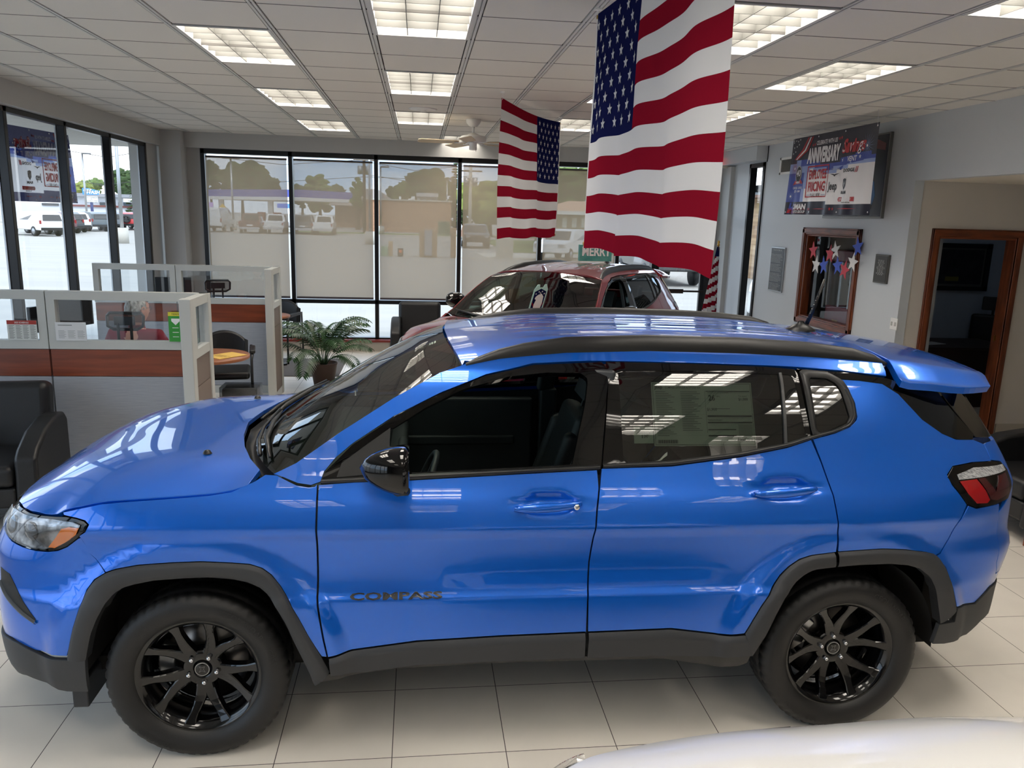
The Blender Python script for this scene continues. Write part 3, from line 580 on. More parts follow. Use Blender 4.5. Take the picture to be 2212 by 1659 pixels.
def make_car(label,pnt=None):
    P=BLUE; root=empty('car',(0,0,0),0,label,'car')
    # ---- hood
    S2=lambda L:[tuple(SF(a,b)[:2]) for a,b in L]
    half=S2(HFR)+S2(HSD[1:]); half=[(a+.004,b-.004) for a,b in half]; rear=[(a,b) for a,b,c in HREAR]
    poly=[(half[0][0],0)]+[h for h in half if h[1]>.02]+rear
    full=poly+[(a,-b) for a,b in poly[::-1] if b>.001]
    hd=panel('hood',full,HF,P,root,d=.03,off=.002,th=.02)
    for s in(-1,1): b=MB(); b.lathe([(0,.016),(.008,.013),(.014,0)],10,MR((-.02,s*.50,1.142),sc=(1.4,1,1))); b.build('washer_nozzle',BLK,hd)
    # ---- front bumper (wraps both sides)
    fb=[(SN,.452),(-1.1,.452),(-.9,.455),(-.748,.475),(-.62,.452),(-.469,.462),(-.457,.494),(-.430,.587),(-.403,.661),(-.381,.729),(-.354,.768),(-.314,.793),(-.371,.860),(-.396,.925),(-.410,.918),(-.46,.880),(-.50,.862),(-.542,.854),(-.60,.852),(-.665,.857),(-.735,.866),(-.81,.885),(-.93,.895),(-1.1,.885),(SN,.880)]
    o=panel('front_bumper',fb,SF,P,root,d=.03,off=0,th=.03,center=True)
    gr=[(SN,.885),(-1.1,.89),(-.93,.90),(-.925,.955),(-1.1,.952),(SN,.94)]
    panel('grille',gr,SF,BLK,root,d=.03,off=-.004,th=.02,center=True)
    for s in(-1,1):
        b=MB()
        for k in range(4):
            sc_=[SN+.07+k*.1+d2 for d2 in(0,.075)]; zz=(.895,.935); q=[SF(sc_[i],zz[j]) for i,j in((0,0),(1,0),(1,1),(0,1))]
            for i in range(4): a_,c_=q[i],q[(i+1)%4]; b.bar((a_[0]-.004,s*a_[1],a_[2]),(c_[0]-.004,s*c_[1],c_[2]),.006)
        b.build('grille_ring',GLB,root)
    for far in(0,1):
        sl=[(-.80,.752),(-.734,.742),(-.689,.692),(-.600,.588),(-.607,.575),(-.665,.605),(-.74,.652),(-.80,.694)]
        q=panel('side_intake',sl,SF,BLK,root,d=.025,off=.002,th=.01,far=far)
        strip('intake_trim',[(-.80,.70),(-.74,.658),(-.66,.612),(-.60,.582)],[(-.80,.685),(-.74,.640),(-.66,.594),(-.597,.568)],SF,mat('intake_grey',(70,74,78),.35),root,rows=4,prof=lambda t:.01 if 0<t<1 else .002,far=far,back=.0)
    panel('lower_grille',[(SN,.50),(-.95,.50),(-.88,.54),(-.90,.66),(SN,.67)],SF,BLK,root,d=.04,off=.003,th=.01,center=True)
    panel('front_skirt',[(SN,.25),(-1.0,.25),(-.8,.30),(-.70,.322),(-.600,.31),(-.496,.300),(-.410,.308),(-.395,.452),(-.469,.448),(-.585,.438),(-.698,.466),(-.75,.466),(-.9,.447),(SN,.444)],SF,CLAD,root,d=.03,off=.010,th=.02,center=True)
    for s in((-.80,-.60),(.60,.80)): b=MB(); b.box(-.50,-.44,*s,.19,.31); b.build('air_deflector',CLAD,root,bevel=.006)
    for far in(0,1):
        sg=1 if far else -1
        mf=lambda o_:o_
        # fender
        fe=[(-.398,.934),(-.372,.862),(-.309,.797)]+[(a,b_+.004) for a,b_ in ARF_O[7:-1]]+[(.478,.450),(.495,.447)]+[(a-g*1.2,b_) for a,b_ in GA[::-1][1:]]+[(.455,1.110),(.431,1.108),(.386,1.115),(.344,1.134),(.310,1.150),(.27,1.152),(.23,1.128)]+[(a,b_-.005) for a,b_ in HSD[::-1][1:-1]]+[(-.47,1.003),(-.412,1.000),(-.375,.994),(-.358,.980),(-.372,.952)]
        panel('front_fender',fe,SF,P,root,d=.026,th=.018,far=far)
        # arch cladding
        mk=lambda nm,A,B,**k: strip(nm,A,B,SF,CLAD,root,rows=9,prof=lambda t:.016*math.sin(PI*min(1,t*1.0))**.35 if 0<t<1 else (0 if t<.5 else .006),far=far,back=.045,**k)
        mk('arch_cladding',[(-.469,.45)]+ARF_O[1:]+[(.505,.375)],[(-.395,.45)]+ARF_I[1:]+[(.445,.315)])
        iC=12; mk('arch_cladding',[(2.546,.832)]+ARR_O[9:],[(2.550,.770)]+ARR_I[8:])
        mk('arch_cladding',ARR_O[:9],ARR_I[:8])
        # doors
        up=[(a,b_-.004) for a,b_ in BELT]
        fd=[(GA[0][0]+g,1.116),(.60,1.124),(.789,1.129),(1.197,1.148),(1.545,1.163)]+[(a-g,b_) for a,b_ in GB[1:]]+[(1.513,.516),(1.169,.510),(.841,.497),(.590,.464),(.502,.446)]+[(a+g,b_) for a,b_ in GA[::-1][1:-1]]
        dr=panel('front_door',fd,SFD,P,root,d=.016,th=.018,far=far)
        rd=[(1.562+g,1.168),(1.848,1.175),(2.139,1.208),(2.338,1.242),(2.444,1.272)]+[(a-g,b_) for a,b_ in GC[1:]]+[(2.532-.0,.834)]+[(a-.004,b_+.004) for a,b_ in ARR_O[7::-1]]+[(2.165,.500),(2.063,.491),(1.866,.522),(1.524,.516)]+[(a+g,b_) for a,b_ in GB[::-1][1:-1]]
        dr2=panel('rear_door',rd,SFD,P,root,d=.016,th=.018,far=far)
        # lower door cladding and sill
        c1=[(.505,.437),(.590,.456),(.841,.489),(1.169,.502),(1.512,.508)]; c0=[(.510,.370),(.624,.366),(.842,.394),(1.15,.399),(1.515,.402)]
        strip('door_cladding',c1,c0,SF,CLAD,root,rows=7,prof=lambda t:.014 if .12<t else 0,far=far)
        c1=[(1.526,.508),(1.866,.514),(2.063,.483),(2.185,.490)]; c0=[(1.526,.402),(1.80,.401),(2.02,.391),(2.210,.400)]
        strip('door_cladding',c1,c0,SF,CLAD,root,rows=7,prof=lambda t:.014 if .12<t else 0,far=far)
        strip('side_sill',[(.450,.362),(.64,.357),(.842,.386),(1.15,.391),(1.515,.394),(1.80,.394),(2.02,.384),(2.211,.392)],[(.444,.295),(.768,.345),(1.137,.358),(1.535,.356),(1.864,.352),(2.00,.318),(2.06,.308),(2.181,.312),(2.214,.33)],SF,SAT,root,rows=5,prof=lambda t:-.005-.02*t,far=far,back=.10)
        # quarter panel
        qp=[(2.452+g,1.275),(2.55,1.296),(2.625,1.322),(2.655,1.345),(2.662,1.361),(2.660,1.414),(2.640,1.467),(2.606,1.502),(2.70,1.497),(2.804,1.485),(2.875,1.445),(2.974,1.343),(3.067,1.285),(3.139,1.259),(3.25,1.252),(3.32,1.230),(3.322,1.167),(3.20,1.172),(3.085,1.162),(3.048,1.13),(3.062,1.09),(3.125,1.010),(3.084,.933),(3.060,.860),(3.028,.803),(3.005,.796),(2.95,.816),(2.846,.835),(2.742,.843),(2.642,.840),(2.548,.836)]+[(a+g,b_) for a,b_ in GC[::-1][1:]]
        panel('quarter_panel',qp,SF,P,root,d=.026,th=.018,far=far)
        # body side rail / A-pillar band
        top=[(a,zed(a)) for a in (2.856,2.64,2.4,2.2,2.0,1.8,1.6,1.41,1.3,1.17,1.08)]+[(1.024,1.545)]
        bs=[(.474,1.128)]+[(a,b_+.003) for a,b_ in UPP[1:]]+top+WSE[::-1][1:]+[(.335,1.145),(.39,1.124),(.44,1.117)]
        panel('roof_side_frame',bs,SF,P,root,d=.022,th=.02,far=far)
        # window surrounds (glossy black) with glass
        fin=[(.535,1.146),(.552,1.193),(.659,1.267),(.871,1.393),(1.017,1.460),(1.203,1.508),(1.355,1.523),(1.500,1.522),(1.524,1.500),(1.508,1.412),(1.475,1.292),(1.448,1.184),(1.161,1.172),(.80,1.158)]
        fout=[(.476,1.120),(.489,1.159),(.589,1.256),(.75,1.358),(.925,1.440),(1.110,1.508),(1.303,1.545),(1.600,1.556),(1.603,1.50),(1.590,1.40),(1.575,1.29),(1.562,1.168),(1.197,1.150),(.789,1.130)]
        strip('door_frame',fout,fin,SF,GLB,root,rows=6,prof=lambda t:.001-.006*t,closed=True,far=far,back=.03)
        strip('belt_trim',[(.478,1.136),(.80,1.152),(1.2,1.168),(1.556,1.182)],[(.478,1.121),(.789,1.132),(1.197,1.151),(1.556,1.166)],SF,SAT,root,rows=5,prof=lambda t:.010*math.sin(PI*t)+.002,far=far)
        rin=[(1.650,1.520),(1.677,1.529),(1.976,1.532),(2.392,1.520),(2.402,1.50),(2.41,1.40),(2.425,1.275),(2.33,1.250),(2.139,1.220),(1.849,1.199),(1.655,1.190),(1.650,1.35)]
        rout=[(1.607,1.50),(1.605,1.557),(1.976,1.553),(2.30,1.545),(2.42,1.538),(2.43,1.40),(2.446,1.277),(2.338,1.245),(2.139,1.211),(1.848,1.178),(1.566,1.170),(1.59,1.36)]
        strip('door_frame',rout,rin,SF,GLB,root,rows=5,prof=lambda t:.001-.004*t,closed=True,far=far,back=.03)
        strip('belt_trim',[(1.568,1.186),(1.849,1.196),(2.139,1.228),(2.34,1.262),(2.452,1.292),(2.55,1.312),(2.61,1.333),(2.632,1.361),(2.632,1.414),(2.612,1.462)],[(1.568,1.170),(1.848,1.179),(2.139,1.212),(2.338,1.246),(2.451,1.277),(2.545,1.298),(2.622,1.322),(2.657,1.361),(2.655,1.414),(2.634,1.467)],SF,SAT,root,rows=5,prof=lambda t:.010*math.sin(PI*t)+.003,far=far)
        qin=[(2.466,1.50),(2.474,1.510),(2.55,1.506),(2.585,1.488),(2.604,1.458),(2.625,1.361),(2.605,1.328),(2.55,1.31),(2.485,1.296),(2.472,1.31)]
        qout=[(2.432,1.53),(2.455,1.538),(2.56,1.530),(2.62,1.50),(2.640,1.467),(2.658,1.361),(2.63,1.326),(2.545,1.300),(2.455,1.280),(2.445,1.32)]
        strip('quarter_window_surround',qout,qin,SF,SAT,root,rows=5,prof=lambda t:.002+.006*math.sin(PI*t),closed=True,far=far,back=.02)
        panel('quarter_window',scale_poly(qin,1.03),SF,GLR,root,d=.04,off=-.004,th=.003,far=far)
        wn=panel('rear_side_window',[(1.645,1.186),(1.65,1.53),(1.976,1.536),(2.345,1.524),(2.332,1.25),(2.139,1.214),(1.849,1.193)],SF,GLD,root,d=.05,off=-.005,th=.003,far=far)
        panel('fixed_side_window',[(2.350,1.53),(2.405,1.526),(2.432,1.27),(2.345,1.245)],SF,GLR,root,d=.04,off=-.004,th=.003,far=far)
        strip('window_divider',[(2.338,1.525),(2.326,1.248)],[(2.350,1.525),(2.338,1.250)],SF,mat('divider_rubber',(60,62,64),.3),root,rows=4,prof=lambda t:.004,far=far,back=.01)
        if far: panel('front_side_window',scale_poly(fin,1.01),SF,GLD,root,d=.05,off=-.006,th=.003,far=far)
        panel('mirror_base_trim',[(.535,1.143),(.552,1.193),(.64,1.255),(.735,1.32),(.728,1.158)],SF,SAT,root,d=.03,off=-.002,th=.01,far=far)
        # roofline and D pillar black trim
        dp=[(2.43,1.541),(2.636,1.530),(2.835,1.507),(2.947,1.475),(3.085,1.484),(3.174,1.372),(3.273,1.274),(3.25,1.254),(3.139,1.262),(3.067,1.288),(2.974,1.346),(2.875,1.448),(2.804,1.488),(2.70,1.500),(2.60,1.505),(2.56,1.532),(2.44,1.538)]
        panel('pillar_trim',dp,SF,GLB,root,d=.024,off=-.001,th=.02,far=far)
        # headlight
        hl=panel('headlight',scale_poly(HL,1.0),SF,GLB,root,d=.03,off=-.002,th=.02,far=far)
        inner=[(-.885,.962),(-.738,.972),(-.60,.975),(-.50,.983),(-.42,.984),(-.392,.976),(-.40,.957),(-.43,.925),(-.475,.893),(-.545,.870),(-.62,.868),(-.70,.876),(-.79,.897),(-.86,.92)]
        panel('reflector',inner,SF,mat('headlight_reflector',(170,172,176),.22,metal=1,noise=(26,(60,62,66),(1,1,1))),hl,d=.03,off=.002,th=.002,far=far)
        panel('turn_signal',[(-.466,.957),(-.435,.966),(-.395,.966),(-.409,.941),(-.462,.902),(-.507,.876),(-.535,.876),(-.508,.908)],SF,AMB,hl,d=.02,off=.005,th=.002,far=far)
        for sx in(-.76,-.62): 
            b=MB()
            c_=SF(sx,.925); n_=evalmap(SF,np.array([[sx,.925]]))[1][0]; n_=Vector((n_[0],n_[1]*sg,n_[2])); b.lathe([(.0,.012),(.022,.010),(.030,.004),(.036,.003),(.036,0)],20,Matrix.Translation((c_[0],c_[1]*sg,c_[2]))@n_.to_track_quat('Z','Y').to_matrix().to_4x4())
            b.build('projector_lens',mat('projector_glass',(40,42,48),.03,metal=.6,coat=1),hl)
        panel('lens_cover',inner,SF,LENC,hl,d=.03,off=.014,th=.012,far=far)
        # tail light
        tl=[(3.048,1.122),(3.085,1.158),(3.20,1.168),(3.322,1.165),(3.40,1.155),(3.44,1.12),(3.43,1.05),(3.40,1.005),(3.28,.995),(3.182,.992),(3.131,1.010),(3.07,1.086)]
        t=panel('tail_light',tl,SF,GLB,root,d=.025,off=.003,th=.03,far=far)
        panel('reverse_lens',[(3.095,1.128),(3.19,1.15),(3.40,1.145),(3.41,1.120),(3.25,1.112),(3.10,1.108)],SF,mat('clear_tail_lens',(190,192,196),.12,coat=1,noise=(60,(110,112,116),(1,8,1))),t,d=.02,off=.006,th=.003,far=far)
        panel('brake_lens',[(3.10,1.102),(3.19,1.106),(3.225,1.06),(3.25,1.02),(3.235,1.008),(3.175,1.012),(3.13,1.055)],SF,REDL,t,d=.015,off=.007,th=.003,far=far)
        panel('outer_lens',[(3.20,1.106),(3.24,1.108),(3.29,1.05),(3.33,1.108),(3.40,1.112),(3.39,1.03),(3.30,1.012),(3.262,1.02)],SF,mat('dark_tail_lens',(60,10,16),.1,coat=1),t,d=.015,off=.006,th=.003,far=far)
        # door handles with recess bowl
        for k,(x0,z0,dd) in enumerate(((1.345,1.038,dr),(2.312,1.082,dr2))):
            h=MB(); pr=[]; c_=[]
            for i in range(13):
                t_=i/12; s_=x0-.133+.266*t_; zc=z0+.004*t_+.012*(t_-.5); q=SF(s_,zc); c_.append((q[0],sg*(q[1]+.010+.020*math.sin(PI*t_)**.6),q[2]))
            V=[];
            for i,p in enumerate(c_):
                t_=i/12; hh=.0085+.010*math.sin(PI*min(1,t_*1.0))**.5; 
                for a in range(10): an=2*PI*a/10; V.append((p[0],p[1]+math.cos(an)*.010,p[2]+math.sin(an)*hh))
            h.smooth=True; h.add(V,[(i*10+a,i*10+(a+1)%10,(i+1)*10+(a+1)%10,(i+1)*10+a) for i in range(12) for a in range(10)]+[tuple(range(10)),tuple(range(120,130))])
            ho=h.build('door_handle',P,dd)
            if k==0 and not far:
                q=SF(x0+.108,z0+.006); b=MB(); b.lathe([(0,.004),(.010,.004),(.012,0)],16,MR((q[0],-(q[1]+.038),q[2]),'X',PI/2)); b.build('lock_cylinder',CHR,ho)
        # mirror
        mi=MB(); mi.smooth=True; V=[]; n_=9
        for i in range(n_):
            t_=i/(n_-1); s_=math.sin(PI*(.5*t_))**.55; 
            for a in range(20):
                an=2*PI*a/20; cy2=abs(math.cos(an))**.75*np.sign(math.cos(an)); sy2=abs(math.sin(an))**.75*np.sign(math.sin(an))
                V.append((.640+.175*t_,sg*(1.005+.105*s_*cy2+(.015*(1-t_))),1.245+(.085*s_*(1+.12*cy2))*sy2-.010*t_))
        mi.add(V,[(i*20+a,i*20+(a+1)%20,(i+1)*20+(a+1)%20,(i+1)*20+a) for i in range(n_-1) for a in range(20)]+[tuple(range(20))[::-1],tuple(range((n_-1)*20,n_*20))])
        mo=mi.build('side_mirror',GLB,root)
        b=MB(); b.smooth=True; b.tube([(.665,sg*.835,1.165),(.700,sg*.90,1.160),(.735,sg*.97,1.172),(.78,sg*1.06,1.172),(.812,sg*1.09,1.18)],[.030,.022,.024,.022,.014],10); b.build('mirror_arm',SAT,mo)
        b=MB(); b.lathe([(0,0),(.078,0),(.082,-.004)],24,MR((.817,sg*1.005,1.236),'Y',PI/2,sc=(.9,1.15,1))); b.build('mirror_glass',mat('mirror_glass',(180,185,190),.02,metal=1),mo)
        # roof rail
        b=MB(); V=[]; sts=[1.03,1.09,1.17,1.27,1.45,1.8,2.2,2.5,2.72,2.83,2.88]; hs=[.004,.020,.036,.050,.062,.064,.064,.060,.048,.026,.004]; n_=len(sts)
        b.smooth=True
        for s_,h_ in zip(sts,hs):
            p=SF(s_,zed(s_)-.006); w0=p[1]-.02
            for dy,dz in((.022,-.01),(.024,h_*.25),(.010,h_*.93),(-.004,h_),(-.020,h_*.93),(-.030,h_*.25),(-.030,-.01)): V.append((p[0],sg*(w0+dy),p[2]+dz))
        b.add(V,[(i*7+a,i*7+a+1,(i+1)*7+a+1,(i+1)*7+a) for i in range(n_-1) for a in range(6)]); b.build('roof_rail',SAT,root)
        make_wheel(root,0.0,sg,1.047 if not far else .4,0); make_wheel(root,2.636,sg,.42)
        # wheel housings
        for x in(0,2.636):
            b=MB(); M=Matrix.Translation((x,0,.36))@Matrix.Rotation(PI/2,4,'X')
            prof=[(.415,-sg*.82),(.425,-sg*.45)]; b.lathe([(.01,-sg*.45),(.43,-sg*.45),(.43,-sg*.84)],36,M@Matrix.Rotation(-.02,4,'Z'),arc=PI+.04); b.build('wheel_liner',mat('liner_black',(10,10,10),.9),root)
    # ---- windshield, cowl, wipers, roof
    panel('windshield',[(-.985,.015),(0,.0),(.985,.015),(.985,.5),(.985,.99),(0,.99),(-.985,.99),(-.985,.5)],WF,GLW,root,d=.05,off=0,th=.004,flip=False)
    def CWF(k,t):
        k,t=np.broadcast_arrays(np.asarray(k,float),np.asarray(t,float)); w=WF(np.clip(k,-1,1),0*k); kk_=abs(k); hr=np.array(HREAR)[::-1]; hu=np.interp(kk_*.74,hr[:,1],hr[:,0]); y=k*.76
        return np.stack([hu+.01+(w[...,0]+.01-hu)*t,y,1.105+.02*t+.0*k-.03*np.sin(PI*t)],-1)
    panel('cowl_panel',[(-1,0),(0,0),(1,0),(1,1),(0,1),(-1,1)],CWF,BLK,root,d=.06,th=.002)
    for y0,y1,L0 in((-.44,-.02,.0),(.20,.60,.0)):
        b=MB(); a0=WF(y0/.8,.02); 
        pts=[Vector((WF(y/.78,t)[0],y,WF(y/.78,t)[2]))+Vector((-.02,0,.022)) for y,t in ((y0-.16,.02),(y0+.05,.06),(y0+.25,.10),(y1+.12,.15))]
        b.tube(pts,[.010,.009,.007,.005],6); b.build('wiper_arm',BLK,root)
        b=MB(); q=[Vector((WF(y/.78,t)[0],y,WF(y/.78,t)[2]))+Vector((-.012,0,.012)) for y,t in ((y0-.20,.07),(y0+.08,.11),(y0+.34,.145),(y0+.52,.165))]
        b.tube(q,[.006,.012,.012,.004],6); b.build('wiper_blade',BLK,root)
    re=[(SF(s_,zed(s_))[0],SF(s_,zed(s_))[1]-.004) for s_ in (1.06,1.2,1.4,1.8,2.2,2.6,2.84)]
    hp=[(.962,0.0),(.972,.25),(.99,.45),(1.02,.62)]+[(1.03,re[0][1]-.01)]+re+[(2.86,re[-1][1])]
    full=hp+[(2.86,-re[-1][1])]+[(a,-b_) for a,b_ in hp[::-1][1:] if b_>.001]
    panel('roof',full,RF,P,root,d=.028,off=0,th=.02)
    # spoiler closes the roof and wraps down to the pillar
    def SPF(u,q):
        u,q=np.broadcast_arrays(np.asarray(u,float),np.asarray(q,float)); k=np.clip(abs(q),0,1); e=SF(u-.005,np.maximum(zed(u),1.50)); wmax=np.interp(u,[2.84,2.95,3.05,3.2,3.3,3.36],[.655,.665,.672,.665,.64,.60]); tip=.035*sst((u-3.1)/.25)
        zc=ROOFZ(np.minimum(u,3.30),0*u)-.25*np.maximum(u-3.30,0); ze=np.interp(u,[2.84,3.0,3.15,3.3,3.36],[1.568,1.552,1.530,1.508,1.498])
        dn=sst((k-.86)/.14); z=zc+(ze-zc)*k**2.2-dn*np.interp(u,[2.84,2.9,3.1,3.36],[.055,.065,.055,.03])
        return np.stack([u,q*wmax*(1+.045*dn),z],-1)
    panel('rear_spoiler',[(2.868,-1),(2.868,0),(2.868,1),(3.0,1),(3.15,1),(3.30,.98),(3.345,.9),(3.36,.5),(3.365,0),(3.36,-.5),(3.345,-.9),(3.30,-.98),(3.15,-1),(3.0,-1)],SPF,P,root,d=.03,th=.03)
    # ---- rear end
    panel('tailgate',[(3.328,1.23),(3.36,1.235),(ST,1.24),(ST,.66),(3.40,.66),(3.36,.72),(3.33,.95),(3.405,1.0),(3.435,1.05),(3.445,1.12),(3.405,1.158),(3.328,1.17)],SF,P,root,d=.035,center=True)
    panel('rear_window',[(3.20,1.37),(3.285,1.262),(3.45,1.25),(ST,1.25),(ST,1.49),(3.11,1.49)],SF,GLR,root,d=.04,off=-.004,center=True)
    rb=[(3.010,.791),(3.033,.797),(3.066,.858),(3.091,.931),(3.137,1.003),(3.182,.987),(3.28,.990),(3.325,.99),(3.355,.72),(3.395,.652),(ST,.652),(ST,.60),(3.373,.598),(3.270,.543),(3.130,.560),(3.083,.673),(3.058,.742)]
    panel('rear_bumper',rb,SF,P,root,d=.028,th=.02,center=True)
    panel('rear_skirt',[(3.128,.553),(3.272,.537),(3.376,.591),(ST,.594),(ST,.42),(3.55,.42),(3.44,.44),(3.360,.432),(3.274,.382),(3.10,.386),(3.035,.396),(3.044,.49),(3.128,.49)],SF,CLAD,root,d=.03,off=.006,th=.02,center=True)
    # ---- antenna
    a0=Vector((2.74,0,float(ROOFZ(2.74,0)))); b=MB(); b.smooth=True; b.lathe([(.055,0),(.050,.010),(.032,.026),(.014,.038),(.009,.05)],16,MR(a0,sc=(1.5,.62,1))); ao=b.build('antenna',BLK,root)
    b=MB(); b.tube([a0+Vector((.03,0,.035)),a0+Vector((.065,0,.13)),a0+Vector((.10,0,.26))],[.011,.009,.006],8)
    for k in range(9): t_=k/9; p=a0+Vector((.035+.065*t_,0,.05+.19*t_)); b.bar(p+Vector((-.008,-.004,-.005)),p+Vector((.008,.004,.006)),.006)
    b.build('antenna_mast',BLK,ao)
    # ---- inner body, cabin
    ib=MB(); ib.box(-.70,.34,-.5,.5,.30,.97); ib.box(-.45,3.3,-.66,.66,.27,.33); ib.box(2.25,3.25,-.45,.45,.33,.88); ib.box(.28,.42,-.74,.74,.33,1.06); ib.box(3.15,3.3,-.62,.62,.33,1.15); ib.build('inner_body',mat('liner_black',(10,10,10),.9),root)
    for far in(0,1):
        lo=[(-.62,.46),(-.60,.86),(-.35,.97),(.3,1.10),(.5,1.105),(1.56,1.15),(2.45,1.26),(2.62,1.32),(2.66,1.40),(2.62,1.50),(2.82,1.47),(3.0,1.30),(3.2,1.22),(3.3,1.1),(3.25,.45),(3.16,.45),(3.11,.68),(3.05,.80),(2.93,.86),(2.4,.86),(2.30,.79),(2.2,.60),(2.16,.40),(.52,.38),(.44,.62),(.34,.80),(.22,.87),(-.2,.87),(-.36,.80),(-.45,.62),(-.50,.46)]
        panel('inner_body_side',lo,SF,LEC,root,d=.06,off=-.036,th=.004,far=far)
    # door inner trim
    for s in(-1,1):
        b=MB(); b.box(.55,1.50,s*.76,s*.70,.50,1.10) if s>0 else b.box(.55,1.50,-.76,-.70,.50,1.06)
        b.box(.70,1.40,s*.72-.03,s*.72+.03,.82,.88); b.box(1.54,1.64,s*.73-.04,s*.73+.04,.33,1.16)
        b.bar((1.57,s*.72,1.15),(1.60,s*.625,1.53),.10,.05)
        b.build('door_trim',LEC,root,bevel=.015)
    b=MB(); b.box(.40,.78,-.70,.70,.72,.98); b.box(.36,.70,-.68,.68,.95,1.06); b.box(.60,.72,-.50,-.20,1.03,1.10); b.box(.70,1.5,-.12,.12,.33,.66); b.box(.74,.79,-.13,.13,.86,1.04); b.build('dashboard',LEC,root,bevel=.03,seg=3)
    b=MB(); M=MR((.86,-.36,.93),'Y',-1.18); b.lathe([(.172+.014*math.cos(a),.014*math.sin(a)) for a in np.linspace(0,2*PI,9)[:-1]],36,M,closed=True); b.lathe([(0,.03),(.055,.025),(.065,0),(.05,-.03)],20,M)
    for a in(0,PI,-PI/2): b.bar(M@Vector((.05*math.cos(a),.05*math.sin(a),0)),M@Vector((.165*math.cos(a),.165*math.sin(a),0)),.03,.012)
    b.bar((.72,-.36,.87),(.84,-.36,.92),.07); st=b.build('steering_wheel',LEC,root)
    b=MB(); b.poly([tuple(M@Vector((x,y,.034))) for x,y in ((-.004,.012),(.006,.012),(.006,-.002),(.012,-.012),(-.002,-.004),(-.012,-.012))]); b.build('wheel_emblem',ALU,st)
    def seat(x,y):
        b=MB(); b.box(x-.06,x+.46,y-.25,y+.25,.44,.60); s=b.build('seat',LEC,root,bevel=.06,seg=4)
        b=MB(); M=MR((x+.40,y,.56),'Y',.32); b.box(-.05,.07,-.235,.235,.0,.60,M); b.box(-.08,.03,-.25,-.16,.05,.50,M); b.box(-.08,.03,.16,.25,.05,.50,M); b.build('seat_back',LEC,s,bevel=.05,seg=4)
        b=MB(); b.box(-.03,.07,-.13,.13,.66,.84,M); b.bar(M@Vector((.02,-.05,.58)),M@Vector((.02,-.05,.7)),.012); b.bar(M@Vector((.02,.05,.58)),M@Vector((.02,.05,.7)),.012); b.build('headrest',LEC,s,bevel=.04,seg=4)
    seat(1.12,-.36); seat(1.12,.36)
    b=MB(); b.box(2.0,2.5,-.62,.62,.50,.66); b.box(0,.12,-.62,.62,0,.62,MR((2.42,0,.62),'Y',.3)); b.box(0,.09,-.5,-.26,.62,.80,MR((2.42,0,.62),'Y',.3)); b.box(0,.09,.26,.5,.62,.80,MR((2.42,0,.62),'Y',.3)); b.build('rear_seat',LEC,root,bevel=.05,seg=3)
    panel('headliner',[(1.03,-.56),(1.03,.56),(2.84,.58),(2.84,-.58)],RF,mat('headliner_fabric',(70,72,74),.9),root,d=.12,off=-.03,th=.002)
    b=MB(); b.box(1.02,1.05,-.12,.12,1.44,1.50); b.build('rear_view_mirror',BLK,root,bevel=.01)
    return root
car=make_car('shiny blue compact sport utility vehicle with black wheels, driver window open, in the foreground')
car.location=(-.839,3.732,0); car.rotation_euler=(0,0,-.0076)
# ---------------------------------------------------------------- the two other cars
sw=(1,{'blue_car_paint':RED}); rc=copy_tree(car,None,sw); rc.location=(.79,7.45,0); rc.rotation_euler=(0,0,math.radians(55.4)); rc.scale=(.992,)*3
rc['label']='dark red sport utility vehicle with roof rails parked behind the blue one'
wc=copy_tree(car,None,(2,{'blue_car_paint':WPT})); wc.location=(.92,.60,0); wc.rotation_euler=(0,0,math.radians(-90)); wc['label']='white vehicle in the near corner, only its rounded bonnet showing'
# ---------------------------------------------------------------- badge, sticker, sheets on the blue car
def onside(off):
    def f(s,z):
        P=np.array([[s,z]]); p,n=evalmap(SF,P); q=p[0]+n[0]*off; return (q[0],-q[1],q[2])
    return f
b=MB(); put_text(b,'COMPASS',onside(.004),.585,.672,.355,.0235,bold=.035); f0,f1=onside(.0005),onside(.0035)
bo=b.build('badge_lettering',TXB,car); m_=bo.modifiers.new('s','SOLIDIFY'); m_.thickness=.004; m_.offset=-1
b=MB(); n_=30
o1=[(.575+.375*i/n_,.6665+.013*i/n_-.0025) for i in range(n_+1)]; o2=[(x,z+.031) for x,z in o1]

PAP=mat('window_sticker_paper',(225,232,222),.8); INK=mat('print_ink',(40,44,42),.8); GRY=mat('print_grey',(110,118,112),.8)
fs=onside(-.010); ft_=onside(-.0085)
def sheet(name,x0,x1,z0,z1,parent):
    b=MB(); nx=6
    for i in range(nx):
        a,c=x0+(x1-x0)*i/nx,x0+(x1-x0)*(i+1)/nx; b.add([fs(a,z0),fs(c,z0),fs(c,z1),fs(a,z1)],[(0,1,2,3)])
    return b.build(name,PAP,parent)
st=sheet('price_sticker',1.785,2.212,1.252,1.492,car); b=MB(); T=lambda s_,x,z,w=None,h=None,bd=0: put_text(b,s_,ft_,x,z,w,h,bold=bd)
T('Jeep',1.797,1.468,.034,None,.02); T('COMPASS LATITUDE ALTITUDE 4X4',1.842,1.468,.15,.008,.01); T('2026 MODEL YEAR',1.842,1.479,.08,.005)
T('26',2.022,1.424,.028,.020,.02); T('MPG',2.056,1.436,.016,.006); T('$1,000',2.15,1.424,.04,.010,.02); T('$1,900',2.012,1.386,.042,.010,.02); T('fueleconomy.gov',2.014,1.348,.06,.006,.01); T('FlexCare',2.135,1.270,.062,.013,.01)
T('You spend',2.15,1.438,.036,.006); T('Fuel Economy and Environment',2.02,1.452,.09,.004)
bar_=lambda x0,x1,z0,z1: b.add([ft_(x0,z0),ft_(x1,z0),ft_(x1,z1),ft_(x0,z1)],[(0,1,2,3)])
